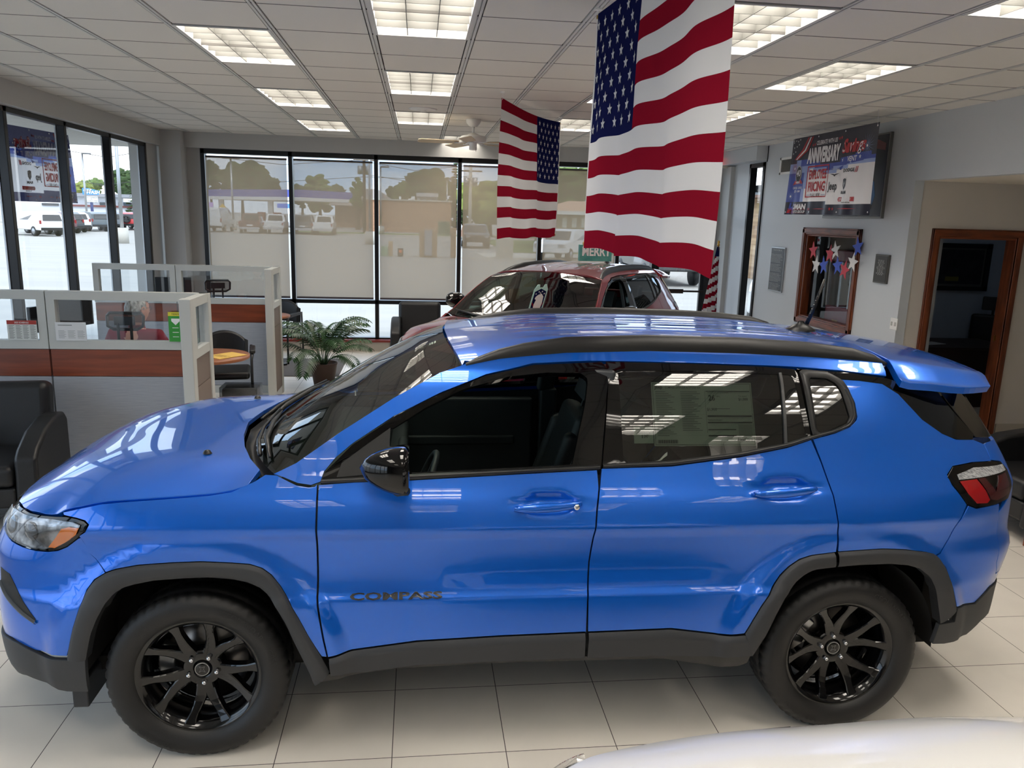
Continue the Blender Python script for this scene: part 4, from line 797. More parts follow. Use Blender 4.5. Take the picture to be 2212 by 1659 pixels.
for x0,x1,z0,z1 in((2.012,2.20,1.362,1.368),(2.012,2.20,1.338,1.343),(2.012,2.20,1.457,1.460),(1.79,2.207,1.486,1.4875),(1.79,2.207,1.256,1.2575),(1.79,1.7915,1.256,1.4875),(2.2055,2.207,1.256,1.4875),(2.008,2.009,1.30,1.46),(2.05,2.11,1.392,1.394),(2.012,2.13,1.288,1.293),(2.012,2.13,1.312,1.316)): bar_(x0,x1,z0,z1)
for i in range(26): bar_(1.80+i*.0032,1.80+i*.0032+.0016*(1+(i*7)%3*.4),1.262,1.275)
b.build('sticker_print',INK,st); b=MB()
for col,(x0,w_) in enumerate(((1.80,.085),(1.905,.09))):
    for r in range(26):
        z=1.455-r*.0066
        if col==1 and r>22: continue
        bar_(x0,x0+w_*(.5+.5*((r*37+col*11)%7)/7),z,z+.0022)
for r in range(9): bar_(2.14,2.20,1.33-r*.005,1.332-r*.005)
b.build('sticker_fine_print',GRY,st)
st=sheet('fee_sticker',1.702,1.782,1.262,1.325,car); b=MB(); T('$ 397',1.733,1.283,.028,.011,.02); T('Additional Service Fee',1.715,1.300,.055,.004); bar_(1.712,1.77,1.312,1.3135); bar_(1.712,1.765,1.307,1.3085); b.build('sticker_print',INK,st)
# ---------------------------------------------------------------- cubicle partitions
PFR=mat('partition_frame_paint',(188,190,186),.45); PFB=mat('partition_fabric',(168,172,178),.9,bump=.5,bscale=160,noise=(60,(156,160,168),(.12,.12,3)))
PWD=mat('partition_wood',(138,66,36),.35,noise=(9,(112,50,26),(.22,.22,3.))); GTR=mat('seam_gap',(16,15,18),.8); TAU=mat('partition_taupe',(118,104,96),.6)
def wallpanel(root,x0,x1,y,ax='x',wd=PWD,fb=PFB):
    def bx(b,a0,a1,d0,d1,z0,z1):
        if ax=='x': b.box(a0,a1,y+d0,y+d1,z0,z1)
        else: b.box(y+d0,y+d1,a0,a1,z0,z1)
    f=MB()
    for q in((x0,x1,-.035,.035,1.43,1.495),(x0,x1,-.035,.035,1.055,1.12),(x0,x0+.06,-.035,.035,1.12,1.43),(x1-.06,x1,-.035,.035,1.12,1.43)): bx(f,*q)
    bx(f,x0,x1,-.03,.03,0,.09); p=f.build('panel_frame',PFR,root)
    f=MB(); bx(f,x0+.05,x1-.05,-.003,.003,1.11,1.44); f.build('glass_pane',GLS,p)
    f=MB(); bx(f,x0+.003,x1-.003,-.028,.028,.845,1.05); f.build('wood_band',wd,p)
    f=MB(); bx(f,x0+.003,x1-.003,-.03,.03,.095,.84); f.build('fabric_panel',fb,p)
def partition(y,xs,wing,label):
    root=empty('cubicle_partition',(0,0,0),0,label,'partition','low office partitions with glass tops')
    for a,c in zip(xs[:-1],xs[1:]): wallpanel(root,a+.004,c-.004,y)
    wallpanel(root,wing+.09,y+.03,xs[-1]+.04,'y',TAU,TAU)
    b=MB(); b.box(xs[-1]-.0,xs[-1]+.08,wing,wing+.09,0,1.5); b.box(xs[-1]+.0,xs[-1]+.08,y-.035,y+.04,0,1.495); b.build('corner_post',PFR,root,bevel=.005,seg=1)
    return root
p1=partition(6.28,[-3.66,-2.78,-1.68],5.76,'grey cubicle partition with wood band, the nearer one, behind the armchair')
p2=partition(9.45,[-3.66,-2.76,-1.68],8.9,'grey cubicle partition with wood band, the farther one by the rear windows')
# ---------------------------------------------------------------- chairs
def guest_chair(label,loc,rz):
    t=empty('guest_chair',loc,rz,label,'chair','black armchairs with tube legs')
    b=MB(); b.box(-.26,.26,-.24,.26,.41,.49); b.build('seat',LEA,t,bevel=.035,seg=4)
    b=MB(); V=[];n=13
    for i in range(n):
        a=(i/(n-1)-.5)*1.9; x=.29*math.sin(a); y=-.30+.12*(1-math.cos(a)); top=.86-.10*abs(i/(n-1)-.5)**2*4; 
        for yy,zz in((0,.55),(0,top-.02),(.02,top),(.05,top-.02),(.055,.55)): V.append((x*(1 if yy==0 else .9),y+yy,zz))
    b.add(V,[(i*5+a,i*5+(a+1)%5,(i+1)*5+(a+1)%5,(i+1)*5+a) for i in range(n-1) for a in range(5)]+[(0,1,2,3,4),tuple(range((n-1)*5,n*5))[::-1]]); b.build('backrest',LEA,t,bevel=.01)
    for s in(-1,1):
        b=MB(); b.smooth=True; b.tube([(s*.28,.24,0),(s*.28,.24,.62),(s*.29,.18,.67),(s*.29,-.10,.68)],.014,8); b.build('leg',SAT,t)
        b=MB(); b.tube([(s*.27,-.26,0),(s*.27,-.24,.45),(s*.275,-.22,.70)],.014,8); b.build('leg',SAT,t)
        b=MB(); b.box(s*.29-.03,s*.29+.03,-.14,.20,.67,.71); b.build('armrest',BLK,t,bevel=.015,seg=3)
    return t
guest_chair('black leather guest chair behind the round table with the yellow envelope',(-2.03,8.42,0),PI*1.06)
guest_chair('black leather guest chair by the rear window, behind the farther partition',(-2.02,11.55,0),PI*.9)
def club_chair(label,loc,rz,wide=.80):
    t=empty('club_armchair',loc,rz,label,'armchair','black leather club armchairs'); w=wide/2
    prof=[(-.36,.12),(-.36,.60),(-.30,.655),(-.12,.665),(.12,.63),(.30,.55),(.36,.50),(.38,.12)]
    for s in(-1,1): b=MB(); b.prism([(y,z) for y,z in prof],-.07,.07,Matrix.Translation((s*(w-.07),0,0))@Matrix(((0,0,1,0),(1,0,0,0),(0,1,0,0),(0,0,0,1)))); b.build('armrest',LEA,t,bevel=.028,seg=4)
    b=MB(); b.box(-w+.14,w-.14,-.30,.36,.16,.30); b.build('base',LEA,t,bevel=.02); b=MB(); b.box(-w+.145,w-.145,-.20,.37,.30,.45); b.build('seat_cushion',LEA,t,bevel=.045,seg=4)
    b=MB(); b.box(-w+.10,w-.10,-.12,.06,0,.62,Matrix.Translation((0,-.27,.26))@Matrix.Rotation(.16,4,'X')); b.build('back_cushion',LEA,t,bevel=.06,seg=5)
    for x in(-w+.07,w-.07):
        for y in(-.30,.31): b=MB(); b.box(x-.035,x+.035,y-.035,y+.035,0,.125); b.build('foot',OAKZ,t,bevel=.004)
    return t
club_chair('black leather club armchair at the left edge in front of the near partition',(-2.93,5.55,0),PI*1.04,.82)
club_chair('black leather club armchair by the rear window left of the red car',(.02,11.35,0),PI,.82)
club_chair('black leather club armchair at the right edge, mostly out of view',(4.52,4.95,0),PI*.5,.80)
def task_chair(label,loc,rz):
    t=empty('task_chair',loc,rz,label,'office chair','mesh-back office chairs with headrests')
    b=MB(); b.box(-.25,.25,-.25,.25,.45,.53); b.build('seat',mat('chair_fabric',(24,24,26),.9),t,bevel=.04,seg=4)
    b=MB(); b.tube([(0,0,.08),(0,0,.45)],.028,12); 
    for k in range(5): a=2*PI*k/5; b.bar((0,0,.10),(.30*math.cos(a),.30*math.sin(a),.065),.04,.03)
    b.build('base',BLK,t)
    for k in range(5): a=2*PI*k/5; b=MB(); b.lathe([(0,-.02),(.028,-.02),(.028,.02),(0,.02)],12,MR((.30*math.cos(a),.30*math.sin(a),.03),'Z',a,'X',PI/2)); b.build('caster',BLK,t)
    MSH=screen_mat('chair_mesh',(30,30,33),.35) if 'chair_mesh' not in MT else MT['chair_mesh']
    b=MB(); b.tube([(-.22,-.24,.60),(-.23,-.27,.85),(-.20,-.29,1.02),(0,-.30,1.06),(.20,-.29,1.02),(.23,-.27,.85),(.22,-.24,.60),(0,-.23,.57),(-.22,-.24,.60)],.014,8); fr=b.build('backrest_frame',BLK,t)
    b=MB(); b.add([(-.22,-.24,.60),(.22,-.24,.60),(.22,-.28,.95),(.19,-.29,1.03),(-.19,-.29,1.03),(-.22,-.28,.95)],[(0,1,2,3,4,5)]); b.build('backrest_mesh',MSH,fr)
    b=MB(); pts=[(-.14,-.27,1.27),(-.135,-.28,1.19),(-.09,-.285,1.165),(.09,-.285,1.165),(.135,-.28,1.19),(.14,-.27,1.27),(.12,-.265,1.295),(-.12,-.265,1.295),(-.14,-.27,1.27)]; b.tube(pts,.012,8); hr=b.build('headrest_frame',BLK,t)
    b=MB(); b.add(pts[:-1],[tuple(range(8))]); b.build('headrest_mesh',MSH,hr); b=MB(); 
    b.bar((-.05,-.30,1.0),(-.05,-.30,1.22),.02); b.bar((.05,-.30,1.0),(.05,-.30,1.22),.02); b.box(-.08,.08,-.305,-.285,1.2,1.27); b.build('headrest_bracket',BLK,hr,bevel=.006)
    for s in(-1,1): b=MB(); b.bar((s*.26,-.1,.50),(s*.27,-.05,.68),.03); b.box(s*.27-.035,s*.27+.035,-.15,.12,.68,.71); b.build('armrest',BLK,t,bevel=.01)
    return t
task_chair('black mesh office chair with headrest that the man sits in',(-2.33,6.84,0),0)
task_chair('empty black mesh office chair beyond the farther partition',(-2.47,10.05,0),.3)
# ---------------------------------------------------------------- the seated man
def skin(name,verts,edges,mt,parent,sub=2,root=0):
    me=bpy.data.meshes.new(name); me.from_pydata([v[:3] for v in verts],edges,[]); me.materials.append(mt); o=bpy.data.objects.new(name,me); link(o,parent)
    m=o.modifiers.new('skin','SKIN'); m.use_smooth_shade=True
    for i,v in enumerate(verts): d=me.skin_vertices[0].data[i]; d.radius=(v[3],v[4] if len(v)>4 else v[3]); d.use_root=(i==root)
    s=o.modifiers.new('sub','SUBSURF'); s.levels=s.render_levels=sub; return o
SKN=mat('skin',(206,150,128),.5); HAI=mat('grey_hair',(205,203,198),.7,bump=1,bscale=120,noise=(60,(120,118,112),(1,1,.3))); POL=mat('dark_red_polo_fabric',(122,22,44),.8); PNT=mat('dark_trousers',(38,40,48),.85)
man=empty('person',(-2.36,6.90,0),-.16,'seated grey-haired man in a dark red polo shirt and glasses, back to the camera','person')
V=[(0,-.02,.56,.13,.11),(0,-.03,.72,.13,.10),(0,-.03,.90,.15,.11),(0,-.02,1.04,.13,.09),(0,.0,1.12,.06),(0,.02,1.18,.055),
 (-.17,-.02,1.06,.06),(-.23,.0,.95,.05),(-.25,.10,.80,.042),(-.20,.30,.78,.033),(-.17,.36,.775,.03),(.17,-.02,1.06,.06),(.23,.0,.95,.05),(.25,.10,.80,.042),(.20,.30,.78,.033),(.17,.36,.775,.03),
 (-.10,.08,.56,.09),(-.13,.40,.55,.07),(-.13,.44,.30,.055),(-.13,.43,.10,.04),(-.13,.52,.05,.035),(.10,.08,.56,.09),(.13,.40,.55,.07),(.13,.44,.30,.055),(.13,.43,.10,.04),(.13,.52,.05,.035)]
E=[(0,1),(1,2),(2,3),(3,4),(4,5),(3,6),(6,7),(7,8),(8,9),(9,10),(3,11),(11,12),(12,13),(13,14),(14,15),(0,16),(16,17),(17,18),(18,19),(19,20),(0,21),(21,22),(22,23),(23,24),(24,25)]
body=skin('body',V,E,SKN,man)
# head: one sculpted mesh, turned to the right
hm=Matrix.Translation((0,.03,1.285))@Matrix.Rotation(-.42,4,'Z')@Matrix.Rotation(-.12,4,'X')
bm=bmesh.new(); bmesh.ops.create_icosphere(bm,subdivisions=4,radius=1)
for v in bm.verts:
    x,y,z=v.co; r=Vector((x*.077,y*.098,z*.118))
    if z<0: r.x*=1+.28*z; r.y=r.y*(1+.05*z)+(-z)*.012
    r.y+=.006*math.exp(-((x/.5)**2))*(y>0)
    n=math.exp(-((x/.16)**2+((z+.08)/.20)**2))*(y>.5); r.y+=.024*n
    for s in(-1,1): r.y-=.010*math.exp(-(((x-s*.36)/.16)**2+((z-.12)/.12)**2))*(y>.4)
    r.y+=.006*math.exp(-((x/.3)**2+((z+.42)/.07)**2))*(y>.4); r.y+=.008*math.exp(-((x/.35)**2+((z+.85)/.2)**2))*(y>0)
    v.co=hm@r
me=bpy.data.meshes.new('head'); bm.to_mesh(me); bm.free(); me.materials.append(SKN); [setattr(p,'use_smooth',True) for p in me.polygons]; head=link(bpy.data.objects.new('head',me),man)
for s in(-1,1):
    b=MB(); b.lathe([(0,.0),(.014,.004),(.026,.008),(.030,.0),(.026,-.008),(0,-.008)],16,hm@Matrix.Translation((s*.080,-.008,-.005))@Matrix.Rotation(s*PI/2,4,'Y')@Matrix.Diagonal((1.15,.75,1,1))); b.build('ear',SKN,head)
    b=MB(); b.lathe([(0,.0115),(.006,.010),(.0105,.004),(.0115,0)],12,hm@Matrix.Translation((s*.029,.077,.014))@Matrix.Rotation(-PI/2,4,'X')); b.build('eye',WHT,head)
b=MB(); b.tube([hm@Vector(p) for p in((-.022,.092,-.052),(0,.097,-.050),(.022,.092,-.052))],.004,6); b.build('mouth',mat('lips',(160,92,84),.5),head)
bm=bmesh.new(); bmesh.ops.create_icosphere(bm,subdivisions=5,radius=1); dl=[]
for v in bm.verts:
    x,y,z=v.co; k=1.0+.03*math.sin(x*23+y*9)*math.sin(z*17+y*13)+.02*math.sin(x*61)*math.sin(y*47)
    if (y>.25 and z<.52) or z<-.42 or (abs(x)>.85 and z<-.05 and y>-.3): dl.append(v)
    r=Vector((x*.086*k,y*.106*k-.003,z*.126*k)); 
    if z<0: r.x*=1+.25*z
    v.co=hm@r
bmesh.ops.delete(bm,geom=dl,context='VERTS'); me=bpy.data.meshes.new('hair'); bm.to_mesh(me); bm.free(); me.materials.append(HAI); [setattr(p,'use_smooth',True) for p in me.polygons]; hr=link(bpy.data.objects.new('hair',me),man); q=hr.modifiers.new('s','SOLIDIFY'); q.thickness=.006; q.offset=-1
b=MB()
for s in(-1,1): b.tube([hm@Vector((s*.031+.021*math.cos(a),.098,.012+.016*math.sin(a))) for a in np.linspace(0,2*PI,13)],.0015,5); b.tube([hm@Vector(p) for p in((s*.052,.096,.016),(s*.078,.05,.016),(s*.086,-.01,.014))],.0015,5)
b.tube([hm@Vector(p) for p in((-.010,.1,.014),(.010,.1,.014))],.0015,5); b.build('glasses',SAT,man)
sh=skin('polo_shirt',[(0,-.02,.55,.165,.135),(0,-.03,.72,.165,.125),(0,-.03,.90,.18,.125),(0,-.02,1.04,.155,.105),(0,.0,1.115,.068),(-.18,-.02,1.065,.078),(-.245,.0,.93,.068),(-.262,.04,.86,.062),(.18,-.02,1.065,.078),(.245,.0,.93,.068),(.262,.04,.86,.062)],[(0,1),(1,2),(2,3),(3,4),(3,5),(5,6),(6,7),(3,8),(8,9),(9,10)],POL,man)
b=MB(); b.lathe([(.070,0),(.062,.035),(.058,.035),(.064,0)],20,MR((0,.0,1.12),'X',-.1)); b.build('collar',POL,sh)
skin('trousers',[(0,-.02,.55,.16,.13),(-.10,.08,.56,.10),(-.13,.40,.55,.08),(-.13,.44,.30,.068),(-.13,.43,.11,.058),(.10,.08,.56,.10),(.13,.40,.55,.08),(.13,.44,.30,.068),(.13,.43,.11,.058)],[(0,1),(1,2),(2,3),(3,4),(0,5),(5,6),(6,7),(7,8)],PNT,man)
for s in(-1,1):
    hb=Vector((s*.17,.36,.775)); b=MB(); b.smooth=True; fw=Vector((-s*.15,.97,-.05)).normalized(); sd_=Vector((.97,s*.15,0))
    b.tube([hb-fw*.01,hb+fw*.04,hb+fw*.085],[.026,.034,.030],10); h_=b.build('hand',SKN,body)
    for k,(o_,l_) in enumerate(((-.026,.062),(-.009,.072),(.009,.068),(.026,.052))):
        p0=hb+fw*.075+sd_*o_; b=MB(); b.tube([p0,p0+fw*l_*.5+Vector((0,0,.006)),p0+fw*l_+Vector((0,0,-.014))],[.0095,.0085,.006],8); b.build('finger',SKN,h_)
    p0=hb+fw*.02-sd_*s*.03; b=MB(); b.tube([p0,p0+fw*.03-sd_*s*.018,p0+fw*.06-sd_*s*.020],[.011,.010,.007],8); b.build('thumb',SKN,h_)
    b=MB(); b.box(-.045,.045,-.09,.17,0,.075,MR((s*.13,.46,0))); b.build('shoe',BLK,man,bevel=.03,seg=3)
# desks and monitors
DSK=mat('desk_laminate',(150,92,60),.35)
def desk(label,x0,x1,y0,y1):
    t=empty('desk',(x0,y0,0),0,label,'desk'); w_,d_=x1-x0,y1-y0; b=MB(); b.box(0,w_,0,d_,.71,.74); b.build('desktop',DSK,t,bevel=.005)
    b=MB(); b.box(.02,.05,.03,d_-.03,0,.71); b.build('side_panel',PFR,t); b=MB(); b.box(w_-.05,w_-.02,.03,d_-.03,0,.71); b.build('side_panel',PFR,t)
desk('wood desk that the man sits at between the partitions',-3.5,-2.47,7.42,8.1); desk('wood desk beyond the farther partition',-3.5,-2.42,10.9,11.6)
def monitor(label,loc,rz,w_=.46,h_=.29,zc=.42):
    t=empty('monitor',loc,rz,label,'monitor','black desktop monitors seen above the partitions'); b=MB(); b.box(-w_/2,w_/2,-.02,.02,zc-h_/2,zc+h_/2); b.build('screen_housing',BLK,t,bevel=.006)
    b=MB(); b.box(-w_/2+.012,w_/2-.012,.021,.022,zc-h_/2+.012,zc+h_/2-.012); b.build('screen',GLB,t); b=MB(); b.box(-.03,.03,-.02,.02,0,zc-.1); b.box(-.12,.12,-.09,.09,0,.015); b.build('stand',BLK,t,bevel=.004)
monitor('black monitor behind the near partition, left of the seated man',(-3.20,7.72,.74),1.2); monitor('smaller black monitor farther left behind the near partition',(-3.42,7.66,.74),1.3,.40,.24,.36); monitor('black monitor behind the farther partition',(-3.30,11.15,.74),.1,.46,.22,.36)
# round tables
def round_table(label,loc,r):
    t=empty('round_table',loc,0,label,'table','small round wood-topped tables'); b=MB(); b.lathe([(0,.71),(r-.004,.71),(r,.716),(r,.734),(r-.004,.74),(0,.74)],48); b.build('tabletop',DSK,t)
    b=MB(); b.lathe([(.035,.02),(.035,.71),(.16,.71)],20); b.build('pedestal',SAT,t)
    b=MB(); 
    for k in range(4): a=PI/4+k*PI/2; b.bar((0,0,.04),(.30*math.cos(a),.30*math.sin(a),.02),.05,.03)
    b.build('base',SAT,t)
round_table('round wood-topped table with a yellow envelope beside the near partition',(-2.04,7.80,0),.40); round_table('round wood-topped table beyond the farther partition near the plant',(-2.06,10.95,0),.32)
b=MB(); b.box(-.12,.12,-.16,.16,0,.004); o=b.build('envelope',mat('yellow_envelope_paper',(226,186,92),.7),None); o.location=(-1.85,7.76,.742); o.rotation_euler=(0,0,-.7); tag(o,'yellow envelope lying on the round table','envelope')
b=MB(); 
for r in range(4): b.box(-.09,.09-.03*(r%2),-.02-r*.022,-.012-r*.022,.0042,.0046)
b.build('address_print',mat('envelope_print',(150,110,40),.8),o)
b=MB(); b.box(-.09,.09,-.035,.035,0,.02); b.box(-.08,.08,-.02,.02,.02,.045); o=b.build('desk_phone',BLK,None,bevel=.008); o.location=(-1.98,11.0,.742); tag(o,'black telephone on the farther round table','telephone')
# waste bin with a liner bag
t=empty('waste_bin',(-1.80,8.12,0),0,'black waste bin with a clear plastic liner under the round table','waste bin'); b=MB(); b.prism([(-.17,-.12),(.17,-.12),(.17,.12),(-.17,.12)],0,.36); b.build('bin',BLK,t,bevel=.02); b=MB(); b.prism([(-.185,-.135),(.185,-.135),(.185,.135),(-.185,.135)],.24,.375); b.build('bin_liner',thin_glass('plastic_bag',(200,204,208),.15,f0=.18),t)
# mat under far chairs
b=MB(); b.box(-2.5,-1.05,10.4,11.7,.0,.008); o=b.build('floor_mat',mat('grey_mat',(92,90,90),.9)); tag(o,'grey floor mat by the rear window behind the palm','mat')
# papers behind the near partition glass
def card(name,label,cat,x0,x1,z0,z1,y,col,lines):
    t=empty(name,((x0+x1)/2,y,z0),0,label,cat); b=MB(); w_,h_=x1-x0,z1-z0; b.box(-w_/2,w_/2,0,.003,0,h_); b.build('card',mat(name+'_paper',col,.7),t); return t,w_,h_
t,w_,h_=card('schedule_card','white printed sheet headed SCHEDULE standing at the left edge behind the partition glass','paper',-3.06,-2.85,1.122,1.272,6.235,(205,208,205),0)
b=MB(); b.box(-w_/2,w_/2,-.001,0,h_-.03,h_); b.build('header_band',mat('red_print',(160,44,32),.6),t); b=MB(); put_text(b,'2025 SCHEDULE',lambda x,y:(x,-.0025,y),-.05,h_-.022,.1,.012,bold=.01); b.build('header_text',WHT,t)
b=MB()
for c in range(4):
    for r in range(12): b.box(-w_/2+.012+c*.05,-w_/2+.012+c*.05+.03+.008*((r*3+c)%2),-.001,0,.012+r*.0088,.012+r*.0088+.003)
b.build('printed_lines',GRY,t)
t,w_,h_=card('flyer','pale flyer with three columns standing behind the partition glass','paper',-2.72,-2.50,1.122,1.262,6.235,(214,216,218),0)
b=MB()
for c in range(3):
    for r in range(7): b.box(-w_/2+.02+c*.068,-w_/2+.02+c*.068+.042+.01*((r+c)%2),-.001,0,.02+r*.009,.02+r*.009+.002)
b.box(-w_/2+.02,w_/2-.1,-.001,0,h_-.025,h_-.02); b.build('printed_lines',GRY,t)
t,w_,h_=card('brochure','green and yellow brochure standing behind the partition glass next to the corner post','brochure',-1.90,-1.795,1.122,1.35,6.235,(56,150,58),0)
b=MB(); b.box(-w_/2,w_/2,-.001,0,h_-.03,h_); b.build('yellow_band',mat('yellow_print',(214,204,60),.6),t); b=MB(); put_text(b,'TERM',lambda x,y:(x,-.0025,y),-.028,h_-.022,.055,.012); b.build('band_text',INK,t); b=MB(); b.prism([(-.03,h_-.05),(.03,h_-.05),(.03,h_-.07),(0,h_-.10),(-.03,h_-.07)],-.001,0,Matrix(((1,0,0,0),(0,0,1,0),(0,1,0,0),(0,0,0,1))))
for r in range(3): b.box(-.025,.02,-.001,0,.035+r*.035,.039+r*.035)
b.build('white_print',WHT,t)
# ---------------------------------------------------------------- palm in a pot
t=empty('potted_palm',(-1.17,9.82,0),0,'leafy green palm in a tapered brown pot between partition and red car','plant')
b=MB(); b.lathe([(.0,0),(.12,0),(.165,.27),(.175,.30),(.16,.30),(.15,.27),(0,.25)],32); b.build('pot',mat('brown_pot',(66,46,38),.5),t); b=MB(); b.lathe([(0,.265),(.155,.26)],24); b.build('soil',mat('soil',(40,30,24),.9),t)
LG=mat('palm_leaf',(44,80,38),.42,noise=(3,(26,54,26),(1,1,1))); 
rr=random.Random(11)
for k in range(22):
    a=k*2.399+.3; L_=rr.uniform(.66,1.0); el=rr.uniform(.55,1.35) if k%3 else rr.uniform(1.1,1.4); dr=Vector((math.cos(a),math.sin(a),0)); pts=[]; p=Vector((.03*math.cos(a),.03*math.sin(a),.27)); ang=el+.15
    for i in range(15): pts.append(p.copy()); p=p+(dr*math.cos(ang)+Vector((0,0,1))*math.sin(ang))*L_/14; ang-=(2.1*L_)/14*(1.35 if i>5 else .6)
    b=MB(); b.tube(pts,[.0045-.00025*i for i in range(15)],5)
    sd2=dr.cross(Vector((0,0,1)))
    for i in range(4,15):
        for h in(0,.5):
            if i==14 and h: continue
            q=pts[i] if not h else (pts[i]+pts[i+1])/2; tg=(pts[min(i+1,14)]-pts[i-1]).normalized(); up=sd2.cross(tg)
            ll=.175*math.sin(PI*min(1,(i+h-3)/11.5))**.6+.03
            for s in(-1,1):
                d1=(sd2*s*.8+tg*.62-up*.12).normalized(); d2=(d1-Vector((0,0,.55))).normalized(); w1=tg.cross(d1).cross(d1).normalized()*.013
                m1=q+d1*ll*.45; e_=m1+d2*ll*.55; b.add([q,m1+w1,e_,m1-w1],[(0,1,2,3)])
    b.build('frond',LG,t)
# ---------------------------------------------------------------- flags
wc.location=(1.00,.78,0); wc.rotation_euler=(0,0,math.radians(-88))
def cloth(name,col,tr=.25):
    m=bpy.data.materials.new(name); m.use_nodes=True; nt=m.node_tree; nt.nodes.clear(); o=nt.nodes.new('ShaderNodeOutputMaterial'); mx=nt.nodes.new('ShaderNodeMixShader'); d=nt.nodes.new('ShaderNodeBsdfDiffuse'); t=nt.nodes.new('ShaderNodeBsdfTranslucent')
    for n in(d,t): n.inputs[0].default_value=(*lin(col),1)
    mx.inputs[0].default_value=tr; nt.links.new(d.outputs[0],mx.inputs[1]); nt.links.new(t.outputs[0],mx.inputs[2]); nt.links.new(mx.outputs[0],o.inputs[0]); MT[name]=m; return m
FR_,FW_,FB_=cloth('flag_red',(132,22,40)),cloth('flag_white',(215,215,216)),cloth('flag_navy',(26,30,72))
def hanging_flag(label,TL,TR,BL,BR,canton,left,fold,nf,ph):
    TL,TR,BL,BR=map(Vector,(TL,TR,BL,BR)); nrm=(TR-TL).cross(BL-TL).normalized(); h0=.0
    def f(a,h,o=0.0):
        p=(TL*(1-a)+TR*a)*(1-h)+(BL*(1-a)+BR*a)*h
        env=min(1,h*4)*(.35+.65*h)*(.55+.45*math.sin(PI*a))
        d=fold*(math.sin(nf*2*PI*(a+.10*h)+ph)+.5*math.sin(nf*3.7*PI*(a-.16*h)+ph*2))*env
        p=p+nrm*(d+o); p.z-=.035*math.sin(PI*a)*(1-h)**3+.012*math.sin(nf*2*PI*a+ph)*h*.6; return p
    b=MB(); b.smooth=True; NX=72; rows=13*4
    V=[f(i/NX,j/rows) for j in range(rows+1) for i in range(NX+1)]; F=[];mi=[]
    for j in range(rows):
        s=j//4
        for i in range(NX):
            a=(i+.5)/NX; inc=(a<canton if left else a>1-canton) and s<7
            F.append((j*(NX+1)+i,(j+1)*(NX+1)+i,(j+1)*(NX+1)+i+1,j*(NX+1)+i+1)); hd=(a<.018 if left else a>.982)
            mi.append(1 if hd else 2 if inc else (0 if s%2==0 else 1))
    b.add(V,F); b.mi=mi
    o=b.build('hanging_flag',[FR_,FW_,FB_],None); tag(o,label,'flag','large flags hanging from the ceiling')
    sb=MB(); W_=(TR-TL).length; Hh=(BL-TL).length; ch=7/13
    for r in range(9):
        n=6 if r%2==0 else 5
        for k in range(n):
            ca=(k+.5+(0 if r%2==0 else .5))/6*canton; 
            if not left: ca=1-ca
            hc=(r+1)/10*ch; R_=.030
            for sgn in(-1,1): sb.poly([f(ca+x/W_*1.0,hc-y/Hh,sgn*.0035) for x,y in star(R_)])
    sb.build('stars',FW_,o)
    for c,a in((TL,.01),(TR,.99)):
        b=MB(); q=f(a,.0); b.tube([q+Vector((0,0,-.015)),q+Vector((.004,0,.02)),Vector((q.x,q.y,CEIL))],.0025,6); b.box(q.x-.018,q.x+.018,q.y-.018,q.y+.018,CEIL-.012,CEIL); b.build('ceiling_hook',WHT,o)
    for h_ in(.012,.985):
        a=.008 if left else .992; b=MB(); q=f(a,h_); b.lathe([(.006,-.004),(.011,-.004),(.011,.004),(.006,.004)],12,Matrix.Translation(q)@nrm.to_track_quat('Z','Y').to_matrix().to_4x4(),closed=True); b.build('grommet',mat('brass',(160,130,70),.3,metal=1),o)
hanging_flag('large hanging stars and stripes flag, the nearer one, above the blue car roof',(.931,4.38,3.19),(.955,2.50,3.16),(.915,4.42,1.985),(.955,2.515,1.955),.455,True,.020,3,.8)
hanging_flag('smaller-looking stars and stripes flag, the farther one, beside the ceiling fan',(.725,7.28,3.165),(1.538,8.88,3.165),(.700,7.26,1.94),(1.532,8.88,1.93),.44,False,.026,2.5,2.0)
# floor flag on a pole near the exit door
t=empty('pole_flag',(4.56,11.75,0),0,'furled stars and stripes flag on a floor pole beside the exit door','flag'); b=MB(); b.lathe([(0,0),(.14,0),(.14,.02),(.03,.06),(.016,.1)],24); b.build('stand_base',mat('brass',(160,130,70),.3,metal=1),t); b=MB(); b.tube([(0,0,.05),(0,0,1.80)],.012,10); b.build('pole',wood('pole_wood',(150,100,50),(120,76,36),'Z'),t)
b=MB(); b.lathe([(0,1.88),(.012,1.87),(.020,1.85),(.012,1.83),(.022,1.815),(.022,1.80),(0,1.79)],16); b.build('finial',mat('gold_paint',(196,150,70),.3,metal=.8),t)
b=MB(); b.smooth=True; n=28; m2=60; V=[]
for j in range(m2+1):
    h=j/m2; r=.018+.115*h**.9
    for i in range(n): a=2*PI*i/n; rr_=r*(1+.20*math.sin(6*a+h*2)); V.append((rr_*math.cos(a)-.10*h,rr_*math.sin(a)*.6,1.78-1.45*h))
F=[];mi=[]
for j in range(m2):
    for i in range(n):
        F.append((j*n+i,(j+1)*n+i,(j+1)*n+(i+1)%n,j*n+(i+1)%n)); h=j/m2; k=(h*19-(i/n if i<n/2 else 1-i/n)*2.8); mi.append(2 if h<.10 else (0 if int(math.floor(k))%2==0 else 1))
b.add(V,F); b.mi=mi; b.build('furled_cloth',[FR_,FW_,FB_],t)
